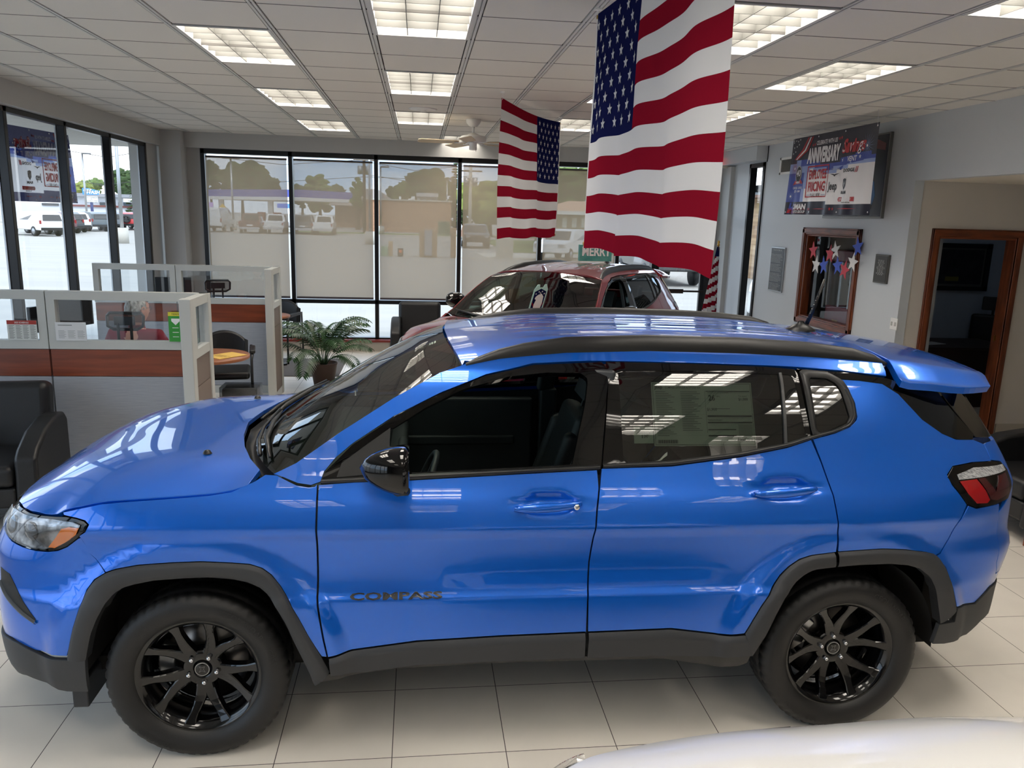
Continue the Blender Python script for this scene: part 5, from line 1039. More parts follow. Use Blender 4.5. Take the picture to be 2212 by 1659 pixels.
# ---------------------------------------------------------------- banners
BN=[mat('banner_navy',(26,28,48),.35),mat('banner_white',(226,226,230),.4),mat('banner_red',(176,34,44),.4),mat('banner_blue',(52,72,160),.4),mat('banner_black',(18,18,22),.4),mat('banner_silver',(170,172,178),.35),mat('banner_light_blue',(140,160,210),.4)]
BNO=[cloth('sheer_'+m.name,c,.5) for m,c in zip(BN,((60,62,90),(226,226,230),(190,60,66),(80,100,180),(40,40,50),(150,152,158),(150,170,214)))]
def banner(name,label,TL,TR,BL,BR,outside=False,grp=None):
    TL,TR,BL,BR=map(Vector,(TL,TR,BL,BR)); nrm=(BL-TL).cross(TR-TL).normalized(); W_,H_=1.83,.91
    def f(x,y,o=0.0):
        a,h=x/W_,1-y/H_; p=(TL*(1-a)+TR*a)*(1-h)+(BL*(1-a)+BR*a)*h
        return p+nrm*(o+.010*math.sin(a*34+h*2)*h**2+.004*math.sin(a*61)*h)
    b=MB(); NX,NY=48,24; b.smooth=True; V=[f(W_*i/NX,H_*j/NY) for j in range(NY+1) for i in range(NX+1)]; F=[];mi=[]
    for j in range(NY):
        for i in range(NX):
            x,y=(i+.5)/NX,(j+.5)/NY; F.append((j*(NX+1)+i,j*(NX+1)+i+1,(j+1)*(NX+1)+i+1,(j+1)*(NX+1)+i))
            edge=.60+.04*math.sin(x*9); lft=.10+.10*(y-.15)
            mi.append(0 if y<.155+.02*math.cos(x*4) or y>edge+.06 else 3 if (y>edge+.0 and x>lft) or (x<lft+.08 and y<.55) else 6 if (y>edge-.05 or x<lft+.12) else 1 if x>lft else 0)
    b.add(V,F); b.mi=mi; o=b.build(name,BN if not outside else BNO,None); tag(o,label,'banner',grp)
    e=.0015; q=MB(); fo=lambda x,y:f(x,y,e)
    sides=(1,-1)
    for sg in sides:
        e_=.0025*sg; g1=lambda x,y:f(x,y,e_)
        TX=lambda s,x,y,w,h,sl,bd=.02,sh_=0: put_text(q,s,lambda a,c:f(a,c,e_*1.6),x,y,w,h,bold=bd,shear=sh_,slot=sl)
        def R_(x0,y0,x1,y1,sl,k=6):
            q.cur=sl
            for i in range(k): a,c=x0+(x1-x0)*i/k,x0+(x1-x0)*(i+1)/k; q.add([g1(a,y0),g1(c,y0),g1(c,y1),g1(a,y1)],[(0,1,2,3)])
        def P_(pts,sl,z=1.3): q.cur=sl; q.poly([f(x,y,e_*z) for x,y in pts])
        def ST_(x,y,r,sl): P_([(x+a,y+c) for a,c in star(r)],sl,1.7)
        ST_(.52,.795,.022,2); ST_(.565,.80,.022,2); TX('CELEBRATE WITH US!',.60,.79,.46,.045,1); ST_(1.10,.82,.022,2); ST_(1.145,.825,.022,2)
        TX('ANNIVERSARY',.42,.60,.72,.155,1,.05); TX('Savings',1.18,.665,.46,.13,2,.05,.35); TX('Savings',1.185,.67,.45,.125,1,.0,.35)
        P_([(1.17,.53),(1.62,.56),(1.62,.64),(1.17,.61)],3,1.1); P_([(1.12,.50),(1.24,.53),(1.20,.48)],3,1.1); TX('EVENT',1.27,.565,.22,.05,1,.02,.1); ST_(1.22,.585,.025,1); ST_(1.55,.60,.025,1)
        # boxed offer
        for x0,y0,x1,y1 in((.46,.545,.93,.56),(.46,.20,.93,.212),(.455,.20,.47,.56),(.92,.20,.935,.56)): R_(x0,y0,x1,y1,2)
        TX('EMPLOYEE',.50,.41,.395,.10,2,.03); TX('PRICING',.50,.27,.385,.105,2,.03); TX('ON ALL NEW',.58,.205,.22,.04,4,.01); R_(.48,.225,.57,.229,3); R_(.82,.225,.91,.229,3)
        TX('CHRYSLER',1.00,.485,.18,.022,5,.0); TX('DODGE',1.25,.455,.22,.035,4,.02); 
        for k in range(2): P_([(1.475+k*.03,.445),(1.49+k*.03,.445),(1.515+k*.03,.505),(1.50+k*.03,.505)],2)
        P_([(.98,.45),(1.06,.43),(1.08,.415),(1.10,.43),(1.18,.45),(1.11,.445),(1.08,.44),(1.05,.445)],4)
        TX('Jeep',.98,.275,.17,.085,4,.02); P_([(1.265,.38),(1.30,.39),(1.335,.38),(1.332,.31),(1.30,.265),(1.268,.31)],4); P_([(1.278,.365),(1.296,.34),(1.304,.34),(1.322,.365),(1.31,.31),(1.30,.29),(1.29,.31)],5,1.9); TX('RAM',1.25,.225,.11,.030,4,.04)
        P_([(1.20,.175),(1.215,.19),(1.52,.19),(1.52,.145),(1.215,.145),(1.20,.16)],2); TX('OFFER EXPIRES 7/6/25',1.215,.152,.30,.030,1,.01); TX('*In stock vehicles.',1.28,.125,.17,.018,4)
        # seal
        P_([(.24+.075*math.cos(a),.475+.105*math.sin(a)) for a in np.linspace(0,2*PI,25)[:-1]],5,1.2); P_([(.24+.062*math.cos(a),.475+.09*math.sin(a)) for a in np.linspace(0,2*PI,25)[:-1]],4,1.5); TX('40',.19,.455,.10,.075,1,.02)
        P_([(.12,.35),(.16,.40),(.32,.41),(.37,.37),(.34,.36),(.32,.37),(.16,.36)],2,1.7); TX('ANNIVERSARY',.165,.372,.15,.024,1); TX('CHRYSLER - DODGE',.13,.305,.24,.026,1,.01); TX('JEEP - RAM',.17,.265,.15,.026,1,.01)
        # flag corner, fireworks
        for k in range(3): P_([(.10+k*.03,.66),(.26+k*.06,.76),(.38+k*.05,.895),(.41+k*.05,.895),(.29+k*.06,.745),(.12+k*.03,.65)],2 if k!=1 else 1)
        for x,y in((.04,.86),(.09,.88),(.14,.87),(.19,.885),(.06,.80),(.12,.81),(.17,.83),(.05,.73),(.10,.75)): ST_(x,y,.014,1)
        for cx_,cy_,r_,sl in((1.66,.70,.14,6),(.13,.55,.12,2),(.10,.22,.08,6)):
            for k in range(18): a=2*PI*k/18; P_([(cx_+.02*math.cos(a+.1),cy_+.02*math.sin(a+.1)),(cx_+min(r_*math.cos(a),1.81-cx_),cy_+r_*math.sin(a)),(cx_+.02*math.cos(a-.1),cy_+.02*math.sin(a-.1))],sl)
            P_([(cx_+.014*math.cos(a),cy_+.014*math.sin(a)) for a in np.linspace(0,2*PI,13)[:-1]],1,1.8)
        # dealer name in striped letters
        TX('H',.07,.02,.14,.115,3,.06,.25); P_([(.05,.02),(.10,.02),(.13,.06),(.08,.06)],2,2); TX('OMAN',.17,.065,.32,.06,1,.05,.1); TX('AUTO GROUP',.20,.02,.28,.030,1,.02,.1)
        for k in range(5): R_(.06,.018+k*.013,.48,.0215+k*.013,2,4) if k not in(1,2) else R_(.06,.018+k*.013,.20,.0215+k*.013,2,2)
        for x in(.56,.61,1.06,1.11): ST_(x,.065,.022,2)
        P_([(.68,.067),(.80,.072),(.98,.067),(.80,.062)],2); P_([(1.20,.067),(1.35,.072),(1.60,.067),(1.35,.062)],2)
    q.build('printing',BN if not outside else BNO,o)
    for x,y in((.03,.88),(1.80,.88),(.03,.03),(.62,.03),(1.20,.03),(1.80,.03),(.62,.885),(1.20,.885)):
        g_=MB(); c=f(x,y,.0); g_.lathe([(.004,-.003),(.009,-.003),(.009,.003),(.004,.003)],10,Matrix.Translation(c)@nrm.to_track_quat('Z','Y').to_matrix().to_4x4(),closed=True); g_.build('grommet',CHR,o)
    for x in(.03,1.80):
        g_=MB(); c=f(x,.88); top=3.219 if not outside else 3.06; g_.tube([c,Vector((c.x,c.y+.02,top))],.002,5); g_.build('hanging_cord',WHT,o)
    return o
banner('savings_banner','printed sale banner hanging from the ceiling along the right wall',(4.27,8.955,3.10),(4.27,7.224,3.10),(4.26,8.98,2.256),(4.30,7.29,2.25))
banner('outdoor_banner','sale banner hanging outside the left windows, read from behind',(-4.10,10.18,2.93),(-4.10,8.70,2.90),(-4.06,10.22,2.15),(-4.12,8.70,2.15),True)
# poster behind the banner
t=empty('car_poster',(4.855,8.57,2.67),0,'dark framed car poster on the right wall, mostly behind the hanging banner','poster'); b=MB(); b.box(-.02,.015,-.62,.62,-.44,.44); b.build('frame',mat('poster_frame',(120,120,118),.3,metal=.6),t,bevel=.004)
b=MB(); b.box(-.022,-.0205,-.60,.60,-.42,.42); b.build('print_sheet',mat('poster_night',(14,16,28),.25,noise=(3,(22,28,48),(1,1,1))),t)
b=MB(); MY=Matrix(((0,0,1,0),(1,0,0,0),(0,1,0,0),(0,0,0,1))); MX=Matrix.Translation((-.0225,0,0))@Matrix(((0,0,-1,0),(-1,0,0,0),(0,1,0,0),(0,0,0,1)))
PC=[mat('poster_blue_car',(22,96,160),.25),BLK,mat('poster_red_car',(96,26,32),.3)]
b.cur=0; b.prism([(.05,-.25),(.12,-.08),(.30,.02),(.42,-.06),(.46,-.20),(.42,-.30),(.10,-.32)],0,.001,MX); b.cur=1; b.prism([(.08,-.28),(.40,-.22),(.42,-.34),(.12,-.36)],.001,.0015,MX); b.build('printed_blue_car',PC,t); b=MB(); b.prism([(.30,.30),(.56,.26),(.56,.33),(.40,.38),(.30,.36)],0,.001,MX); b.build('printed_red_car',PC[2],t)
# plaques
def plaque(label,y0,y1,z0,z1,col,edge,n,title=None):
    t=empty('wall_plaque',(4.87,(y0+y1)/2,(z0+z1)/2),0,label,'plaque','engraved plaques on the right wall'); w_,h_=abs(y1-y0),z1-z0; b=MB(); b.box(-.022,0,-w_/2,w_/2,-h_/2,h_/2); b.build('edge_frame',edge,t,bevel=.003); b=MB(); b.box(-.025,-.0215,-w_/2+.015,w_/2-.015,-h_/2+.015,h_/2-.015); b.build('face',col,t)
    b=MB(); rg=random.Random(n); z=h_/2-.05; f=lambda a,c:(-.0262,-a,c)
    if title: put_text(b,title,f,-.13,z,.26,.026); z-=.035
    for k in range(n):
        if title and k in(7,13,20): z-=.018
        z-=(h_-.11)/(n+2); x0=-w_/2+.035
        if not title: wd=(w_-.10)*rg.uniform(.5,1); x0=-wd/2
        else: wd=(w_-.07)*rg.uniform(.7,1)
        x=x0
        while x<x0+wd: s_=rg.uniform(.012,.035); b.add([f(x,z),f(min(x+s_,x0+wd),z),f(min(x+s_,x0+wd),z+.004),f(x,z+.004)],[(0,1,2,3)]); x+=s_+.012
    b.build('engraved_text',mat('engraving',(196,196,190),.5),t)
plaque('tall narrow black plaque with silver edge between the corner window and the interior window',10.11,10.52,1.24,1.84,mat('plaque_black',(20,21,23),.35),ALU,27,'Homan Auto Sales, Inc.')
plaque('small dark plaque between the interior window and the office door',7.73,7.98,1.56,1.86,mat('plaque_bronze',(52,50,46),.4),mat('plaque_edge',(96,94,90),.4,metal=.5),12)
t=empty('wall_outlet',(4.87,7.53,1.17),0,'white double switch plate low on the wall beside the office door','switch plate'); b=MB(); b.box(-.008,0,-.06,.06,-.06,.06); b.build('cover_plate',WHT,t,bevel=.003)
for y in(-.03,.03): b=MB(); b.box(-.016,-.008,y-.010,y+.010,-.02,.02); b.build('toggle',mat('toggle_grey',(190,190,186),.4),t)
t=empty('air_vent',(4.87,10.33,2.91),0,'white rectangular air vent on the right wall beside the banner','vent'); b=MB(); 
for q in((-.2,-.16,-.11,.11),(.16,.2,-.11,.11),(-.2,.2,.08,.11),(-.2,.2,-.11,-.08)): b.box(-.015,0,*q)
b.build('frame',WHT,t,bevel=.002)
b=MB()
for k in range(14): b.box(-.010,-.004,-.155+k*.023,-.145+k*.023,-.08,.08)
b.build('louvers',mat('vent_grey',(120,118,112),.6),t); b=MB(); b.box(-.003,0,-.16,.16,-.08,.08); b.build('duct_back',DKG,t)
# exit sign
t=empty('exit_sign',(4.74,12.28,3.08),0,'small exit sign above the rear exit door, half behind the large flag','exit sign'); b=MB(); b.box(-.16,.16,-.025,.025,-.10,.10); b.build('housing',mat('exit_housing',(210,205,190),.5),t,bevel=.008); b=MB(); f=lambda x,y:(x,-.0265,y); put_text(b,'EXIT',f,-.11,-.055,.19,.10,bold=.02); put_text(b,'>',f,.10,-.03,.035,.05); b.build('lettering',mat('exit_red',(200,30,30),.5,emit=(255,50,40),es=1.2),t)
# ceiling fan
t=empty('ceiling_fan',(.62,9.43,CEIL),0,'white ceiling fan with pale blades hanging before the rear windows','fan'); b=MB(); b.lathe([(.0,0),(.085,0),(.088,-.01),(.080,-.04),(.05,-.075),(.02,-.085)],32); b.build('canopy',WHT,t); b=MB(); b.tube([(0,0,-.07),(0,0,-.17)],.014,12); b.build('downrod',WHT,t)
b=MB(); b.lathe([(.02,-.15),(.05,-.16),(.075,-.175),(.135,-.185),(.15,-.20),(.15,-.235),(.135,-.25),(.05,-.255)],40); b.build('motor_housing',WHT,t); b=MB(); b.lathe([(.045,-.25),(.045,-.335),(.03,-.34),(0,-.34)],24); b.build('switch_housing',WHT,t); b=MB(); b.tube([(.03,-.045,-.31),(.03,-.05,-.36)],.002,5); b.build('pull_chain',DKG,t)
BLD=mat('fan_blade',(205,188,160),.5)
for k in range(5):
    a=math.radians(186)+k*2*PI/5; M=Matrix.Translation((0,0,-.262))@Matrix.Rotation(a,4,'Z')@Matrix.Rotation(.20,4,'X'); b=MB(); b.prism([(.17,-.055),(.20,-.06),(.60,-.07),(.635,-.05),(.635,.05),(.60,.07),(.20,.06),(.17,.055)],0,.006,M); bl=b.build('blade',BLD,t); b=MB(); M2=Matrix.Translation((0,0,-.262))@Matrix.Rotation(a,4,'Z'); b.bar(M2@Vector((.08,0,.01)),M2@Vector((.16,0,0)),.03,.008); b.lathe([(.018,0),(.034,0),(.034,.006),(.018,.006)],16,M2@Matrix.Translation((.185,0,-.008)),closed=True); b.build('blade_iron',WHT,bl)
b=MB(); b.lathe([(0,-.02),(.03,-.03),(.04,-.012),(.13,-.01),(.15,0),(0,0)],36); o=b.build('smoke_detector',WHT,None); o.location=(.04,8.72,CEIL); tag(o,'round white detector disc on the ceiling between two light panels','smoke detector')
# star garland in the interior window
t=empty('star_garland',(4.86,9.0,2.03),0,'garland of red, white and blue stars hanging in the interior window','garland')
PR,PW_,PB=mat('star_red',(196,70,84),.7),mat('star_white',(228,226,224),.7),mat('star_blue',(70,96,196),.7)
f2=lambda px,py:Vector((4.80,0,0))
def at_x(px,py,x): d=ray(px,py); p=d*(x/d[0]); return Vector((x,p[1],p[2]+CAM_H))
SG=[(1757,541,0),(1763,572,1),(1779,573,2),(1793,549,0),(1804.5,541,1),(1809,574,2),(1824,583,0),(1842,567,1),(1853,534,2)]; pp=[]
for x,y,c in SG: q=at_x(x,y,4.82)-t.location; pp.append(q)
b=MB(); b.tube([(-.03,pp[0].y,-.03)]+[p for p in pp],.0015,5); b.tube([pp[3],(-.03,pp[4].y+.03,-.04),pp[4]],.0015,5); b.build('string',mat('twine',(170,150,120),.8),t)
for (x,y,c),q in zip(SG,pp):
    b=MB(); R_=.115; an=rr.uniform(-.25,.25); M=Matrix.Translation(q)@Matrix(((0,0,-1,0),(-1,0,0,0),(0,1,0,0),(0,0,0,1)))@Matrix.Rotation(an,4,'Z'); b.prism(star(R_),-.002,.002,M); b.build('star',(PR,PW_,PB)[c],t)
# popcorn machine behind the interior window, with a box
t=empty('popcorn_machine',(5.27,9.02,0),0,'dark red popcorn machine seen through the interior window','popcorn machine')
MRN=mat('maroon_metal',(92,22,36),.35); b=MB(); b.box(-.22,.22,-.26,.26,.62,1.18); b.build('base_cabinet',MRN,t,bevel=.01); b=MB(); b.box(-.23,.23,-.27,.27,1.72,1.86); b.build('canopy_top',MRN,t,bevel=.02)
for x in(-.21,.21):
    for y in(-.25,.25): b=MB(); b.box(x-.012,x+.012,y-.012,y+.012,1.18,1.72); b.build('corner_post',ALU,t)
b=MB(); b.box(-.205,-.2,-.24,.24,1.18,1.72); b.build('glass_pane',GLS,t); b=MB(); b.lathe([(0,1.44),(.09,1.44),(.10,1.58),(0,1.59)],24); b.bar((0,0,1.6),(0,0,1.74),.02); b.build('kettle',mat('steel',(140,140,142),.25,metal=1),t)
b=MB(); b.box(-.225,-.222,-.06,.06,.95,1.02); b.build('emblem',mat('gold_paint',(196,150,70),.3,metal=.8),t)
b=MB(); b.box(-.24,.24,-.30,.30,.0,.60); b.build('stand',mat('stand_dark',(48,30,34),.5),t)
b=MB(); b.box(-.13,.13,-.10,.10,0,1.16); o=b.build('paper_stack_box',mat('white_carton',(205,208,205),.7),None,bevel=.006); o.location=(5.14,8.50,0); tag(o,'white carton low in the interior window beside the popcorn machine','box')
# dark office: framed picture, desk, chair, papers
t=empty('framed_picture',(7.37,10.08,1.64),0,'dark framed picture on the office wall seen through the doorway','picture'); b=MB()
for q in((-.43,.43,.26,.32),(-.43,.43,-.32,-.26),(-.43,-.36,-.32,.32),(.36,.43,-.32,.32)): b.box(q[0],q[1],-.03,0,q[2],q[3])
b.build('frame',mat('picture_frame_black',(12,12,14),.3),t); b=MB(); b.box(-.36,.36,-.006,0,-.26,.26); b.build('mat_board',mat('mat_board',(84,84,80),.7),t); b=MB(); b.box(-.335,.335,-.008,-.006,-.23,.235); b.build('night_print',mat('night_print',(10,12,18),.5,noise=(9,(40,36,44),(1,1,1))),t)
b=MB(); b.box(-.20,0,-.010,-.008,-.19,-.13); b.build('yellow_shape',mat('dull_yellow',(110,100,30),.6),t)
t=empty('desk',(6.55,9.0,0),0,'dark office desk seen through the doorway','desk'); b=MB(); b.box(-.8,.75,-.35,.45,.71,.75); b.build('desktop',mat('dark_desk',(48,34,28),.5),t,bevel=.005); b=MB(); b.box(-.78,.72,-.30,-.27,.0,.71); b.build('modesty_panel',mat('dark_desk',(48,34,28),.5),t)
for x in(-.76,.70): b=MB(); b.box(x-.02,x+.02,-.27,.40,0,.71); b.build('side_panel',mat('dark_desk',(48,34,28),.5),t)
b=MB(); b.box(-.15,.15,-.1,.1,0,.004); o=b.build('paper_sheet',mat('sheet_white',(200,200,196),.8),None); o.location=(6.30,8.95,.752); o.rotation_euler=(0,0,.3); tag(o,'sheet of paper on the dark office desk','paper')
t=empty('executive_chair',(7.62,9.62,0),PI*.8,'black high-back office chair in the dark office','office chair'); b=MB(); b.box(-.25,.25,-.25,.25,.42,.52); b.build('seat',LEA,t,bevel=.04,seg=3); b=MB(); b.box(-.25,.25,-.32,-.22,.5,1.02); b.build('backrest',LEA,t,bevel=.04,seg=3); b=MB(); b.box(-.14,.14,-.31,-.23,1.08,1.26); b.bar((0,-.27,1.0),(0,-.27,1.1),.03); b.build('headrest',LEA,t,bevel=.03,seg=3); b=MB(); b.tube([(0,0,.03),(0,0,.43)],.03,10); b.lathe([(0,0),(.28,0),(.28,.03),(0,.06)],5); b.build('base',BLK,t)
# ---------------------------------------------------------------- signs on the red car
t=empty('roof_sign',(0,0,0),0,'teal printed box sign with white letters standing on the red car roof','sign'); q0=at_y(1281,563,9.25); t.location=(q0.x+.02,9.25,1.652); t.rotation_euler=(0,0,.12)
b=MB(); b.box(-.20,.20,-.03,.03,0,.19); b.build('sign_board',mat('teal_board',(64,138,132),.5,noise=(12,(90,160,150),(1,1,1))),t,bevel=.004); b=MB(); put_text(b,'MERRY',lambda x,y:(x,-.032,y),-.17,.065,.36,.10,bold=.03); b.build('lettering',WHT,t)
t=empty('hang_tag',(0,0,0),0,'eagle hang tag with stars and stripes behind the red car windshield','tag'); q0=at_y(1163,645,7.05); t.location=q0; t.rotation_euler=(.35,0,.6)
b=MB(); MX2=Matrix(((1,0,0,0),(0,0,1,0),(0,1,0,0),(0,0,0,1))); b.prism([(-.085,-.13),(.085,-.13),(.085,.09),(.055,.14),(.03,.14),(.02,.11),(-.02,.11),(-.03,.14),(-.055,.14),(-.085,.09)],-.002,.002,MX2); b.build('card',mat('tag_mint',(176,214,206),.7),t)
b=MB(); b.prism([(-.07,-.125),(.07,-.125),(.07,.07),(0,.10),(-.07,.07)],-.0035,-.0025,MX2); b.build('navy_field',FB_,t)
b=MB(); b.prism([(-.035,-.12),(-.045,-.06),(-.03,-.01),(-.05,.0),(-.045,.02),(-.02,.04),(.02,.05),(.05,.02),(.055,-.05),(.045,-.12)],-.005,-.004,MX2)
for x,y in((-.05,.05),(-.02,.07),(.02,.072),(.05,.05),(0,.058)): b.poly([(x+a,-.0052,y+c) for a,c in star(.010)])
b.build('white_eagle',WHT,t); b=MB(); b.prism([(-.07,-.05),(-.045,-.08),(-.04,-.06),(-.07,-.03)],-.005,-.004,MX2); b.prism([(.07,-.05),(.055,-.08),(.055,-.06),(.07,-.03)],-.005,-.004,MX2); b.build('red_stripes',FR_,t)

t=empty('ceiling_light',(6.9,8.7,2.6),0,'unseen glowing panel added to brighten the dark office','ceiling light'); b=MB(); b.box(-.3,.3,-.3,.3,-.03,-.001); b.build('diffuser',mat('office_fill_glow',(200,200,195),.6,emit=(210,225,245),es=.42),t)  # added glow panel, out of view, lifts the office walls; no known lamp
# ---------------------------------------------------------------- outside
GZ=-.12
ASP=mat('lot_asphalt',(168,164,157),.9,noise=(.5,(160,157,152),(.25,2.2,1))); GRS=mat('lawn',(104,128,66),.95,noise=(.8,(84,110,54),(1,1,1))); CON=mat('concrete',(196,192,182),.9); ROAD=mat('road_surface',(166,163,158),.9)
b=MB(); b.box(-420,300,-60,700,-.5,GZ); struct(b.build('ground',ASP))
slab('path',CON,(-3.98,-4.9,-6,13.9,GZ,GZ+.06),(-4.9,8,12.75,13.9,GZ,GZ+.06))
slab('ceiling_4',mat('soffit_metal',(168,166,160),.6),*[(-5.35,-4.02,y,y+.145,3.03,3.06) for y in np.arange(-6,13.2,.15)],(-5.45,-5.35,-6,13.2,3.0,3.5),(-5.35,-4,-6,13.2,3.07,3.5))
Y_=lambda py: at_z(800,py,GZ).y
b=MB(); b.box(-14,60,86,96,GZ,GZ+.03); b.box(6,60,52,80,GZ,GZ+.03); o=b.build('lawn',GRS,None); tag(o,'strips of green grass beside the road beyond the parking lot','grass',kind='stuff')
slab('road',ROAD,(-400,280,104,118,GZ,GZ+.01),(-400,280,99,100,GZ,GZ+.1)); slab('curb',CON,(-14,60,85.6,86,GZ,GZ+.12),(-400,280,96.5,98,GZ,GZ+.04),(2.0,60,43.4,43.8,GZ,GZ+.05))
slab('path_1',CON,(3.6,9.5,44.5,50,GZ,GZ+.04),(-400,-15,88,90,GZ,GZ+.03))
def vehicle(kind,name,pm,label,X,Y,rz,grp=None,L_=None):
    t=empty(name,(X,Y,GZ),rz,label,'car' if kind!='pickup' else 'truck',grp)
    if kind=='suv': L,W,prof=4.7,1.86,[(-2.35,.45),(-2.33,.95),(-2.1,1.05),(-1.1,1.12),(-.55,1.62),(.3,1.72),(1.7,1.68),(2.12,1.5),(2.25,1.05),(2.35,.9),(2.33,.42)]; gl=[(-1.0,1.13),(-.52,1.56),(.3,1.64),(1.68,1.60),(2.0,1.12)]; rg=(1.14,1.55,2.02)
    elif kind=='van': L,W,prof=5.6,2.0,[(-2.8,.5),(-2.75,1.1),(-2.0,1.35),(-1.5,2.3),(-1.2,2.42),(2.7,2.42),(2.8,2.2),(2.8,.45)]; gl=[(-1.95,1.38),(-1.5,2.15),(-.9,2.15),(-.9,1.38)]; rg=None
    elif kind=='pickup': L,W,prof=5.8,2.0,[(-2.9,.55),(-2.88,1.1),(-2.6,1.2),(-1.5,1.25),(-.95,1.88),(.55,1.92),(.85,1.25),(2.85,1.25),(2.9,.6)]; gl=[(-1.35,1.28),(-.9,1.8),(.5,1.83),(.75,1.28)]; rg=(1.30,1.82,.72)
    else: L,W,prof=4.7,1.82,[(-2.35,.42),(-2.3,.85),(-1.2,.95),(-.4,1.42),(.9,1.42),(1.6,1.02),(2.3,.98),(2.35,.45)]; gl=[(-1.05,.97),(-.36,1.36),(.86,1.36),(1.45,1.0)]; rg=(1.02,1.33,1.5)
    M=Matrix(((1,0,0,0),(0,0,1,0),(0,1,0,0),(0,0,0,1))); b=MB(); b.prism(prof,-W/2,W/2,M); 
    V=[]
    for v in b.v: x,y,z=v; k=1-.14*max(0,z-1.05)/.7; V.append((x,y*k,z))
    b.v=V; bd=b.build('body',pm,t,bevel=.06,seg=3)
    for s in(-1,1):
        b=MB(); b.prism(gl,0,.01,Matrix.Translation((0,s*(W/2*.955),0))@M); b.v=[(x,y*(1-.11*max(0,z-1.1)/.6)+s*.012,z) for x,y,z in b.v]; b.build('side_window',GLR,t)
        for x in(-L*.30,L*.30):
            b=MB(); r=.36 if kind in('suv','sedan') else .40; b.lathe([(0,.10),(.2,.11),(.22,.12),(r-.03,.12),(r,.08),(r,-.12),(0,-.12)],20,Matrix.Translation((x,s*(W/2-.10),r))@Matrix.Rotation(-s*PI/2,4,'X')); w=b.build('wheel',RUB,t)
            b=MB(); b.lathe([(0,.135),(.2,.125),(.21,.118)],10,Matrix.Translation((x,s*(W/2-.10),r))@Matrix.Rotation(-s*PI/2,4,'X')); b.build('hubcap',ALU,w)
        b=MB(); xb=prof[-1][0]-.02; b.box(xb-.03,xb+.05,s*(W/2-.08)-.10,s*(W/2-.08)+.02,.88 if kind!='van' else 1.0,1.12 if kind!='van' else 1.35); b.build('tail_light',REDL,t)
        b=MB(); b.box(prof[0][0]-.03,prof[0][0]+.1,s*(W/2-.25)-.14,s*(W/2-.25)+.16,.78,.92); b.build('headlight',ALU,t)
    if rg:
        z0,z1,x0=rg; b=MB(); x1=x0; 
        if kind=='suv': b.poly([(2.24,-.68,1.10),(2.24,.68,1.10),(2.11,.60,1.52),(2.11,-.60,1.52)]); b.v=[(x+.04,y,z) for x,y,z in b.v]
        elif kind=='pickup': b.poly([(.86,-.72,1.30),(.86,.72,1.30),(.60,.62,1.80),(.60,-.62,1.80)]); b.v=[(x+.03,y,z) for x,y,z in b.v]
        else: b.poly([(1.62,-.6,1.03),(1.62,.6,1.03),(.95,.56,1.40),(.95,-.56,1.40)]); b.v=[(x+.02,y,z+.02) for x,y,z in b.v]
        b.build('rear_window',GLR,t)
    if kind in('suv','sedan','pickup','van'):
        a,c=(prof[3],prof[4]) if kind!='sedan' else (prof[2],prof[3]); 
        if kind=='van': a,c=prof[2],prof[3]
        b=MB(); b.poly([(a[0]-.02,-W*.38,a[1]+.03),(a[0]-.02,W*.38,a[1]+.03),(c[0]-.05,W*.34,c[1]-.02),(c[0]-.05,-W*.34,c[1]-.02)][::-1]); b.build('windshield',GLR,t)
    xb=prof[-1][0]; b=MB(); b.box(xb-.02,xb+.06,-W/2+.05,W/2-.05,.42,.62); b.build('rear_bumper',CHR if kind=='pickup' else BLK,t,bevel=.02); b=MB(); b.box(xb+.0,xb+.01,-.26,.26,.74,.88); b.build('licence_plate',WHT,t)
    return t
VP={n:mat('lot_paint_'+n,c,.25,coat=.6) for n,c in dict(white=(225,226,226),red=(190,26,30),maroon=(90,28,34),black=(26,27,30),grey=(92,96,100),silver=(160,164,168),slate=(70,80,84)).items()}
def place(kind,name,col,label,px,py,rz=90,grp='vehicles parked in the lot outside'):
    p=at_z(px,py,GZ); return vehicle(kind,name,VP[col],label,p.x,p.y+(2 if py<540 else .8),math.radians(rz),grp)
# rear faces the showroom: local +x (tail) points to -y
for a in [('suv','sport_utility_vehicle','white','white vehicle seen from behind at the far left of the lot',50,510,-38),('suv','sport_utility_vehicle','maroon','dark red vehicle next to the leftmost white one in the lot',80,506.3,-38),('suv','sport_utility_vehicle','black','black vehicle between the dark red and the white one in the left lot',101,503.6,-38),('suv','sport_utility_vehicle','white','white vehicle partly behind a window mullion in the left lot',119,501.5,-38),
 ('suv','sport_utility_vehicle','slate','dark grey vehicle below the hanging banner corner in the left lot',172,499.6,-40),('suv','minivan','grey','grey minivan with red tail lights under the wash sign',207,498,-50),('suv','sport_utility_vehicle','red','bright red boxy vehicle with a spare wheel on its back door',268,496.8,-80),('suv','sport_utility_vehicle','maroon','dark red vehicle at the right edge of the left windows',302,496,-40)]:
    o=place(*a)
    if 'spare' in a[3]:
        b=MB(); b.lathe([(0,.05),(.18,.05),(.22,.10),(.37,.10),(.37,-.08),(0,-.08)],24,Matrix.Translation((2.46,0,1.05))@Matrix.Rotation(PI/2,4,'Y')); w=b.build('spare_wheel',RUB,o); b=MB()
        for k in range(5): q=Matrix.Translation((2.56,0,1.05))@Matrix.Rotation(2*PI*k/5,4,'X'); b.bar(q@Vector((0,0,.04)),q@Vector((0,0,.22)),.06,.02)
        b.build('spokes',ALU,w)
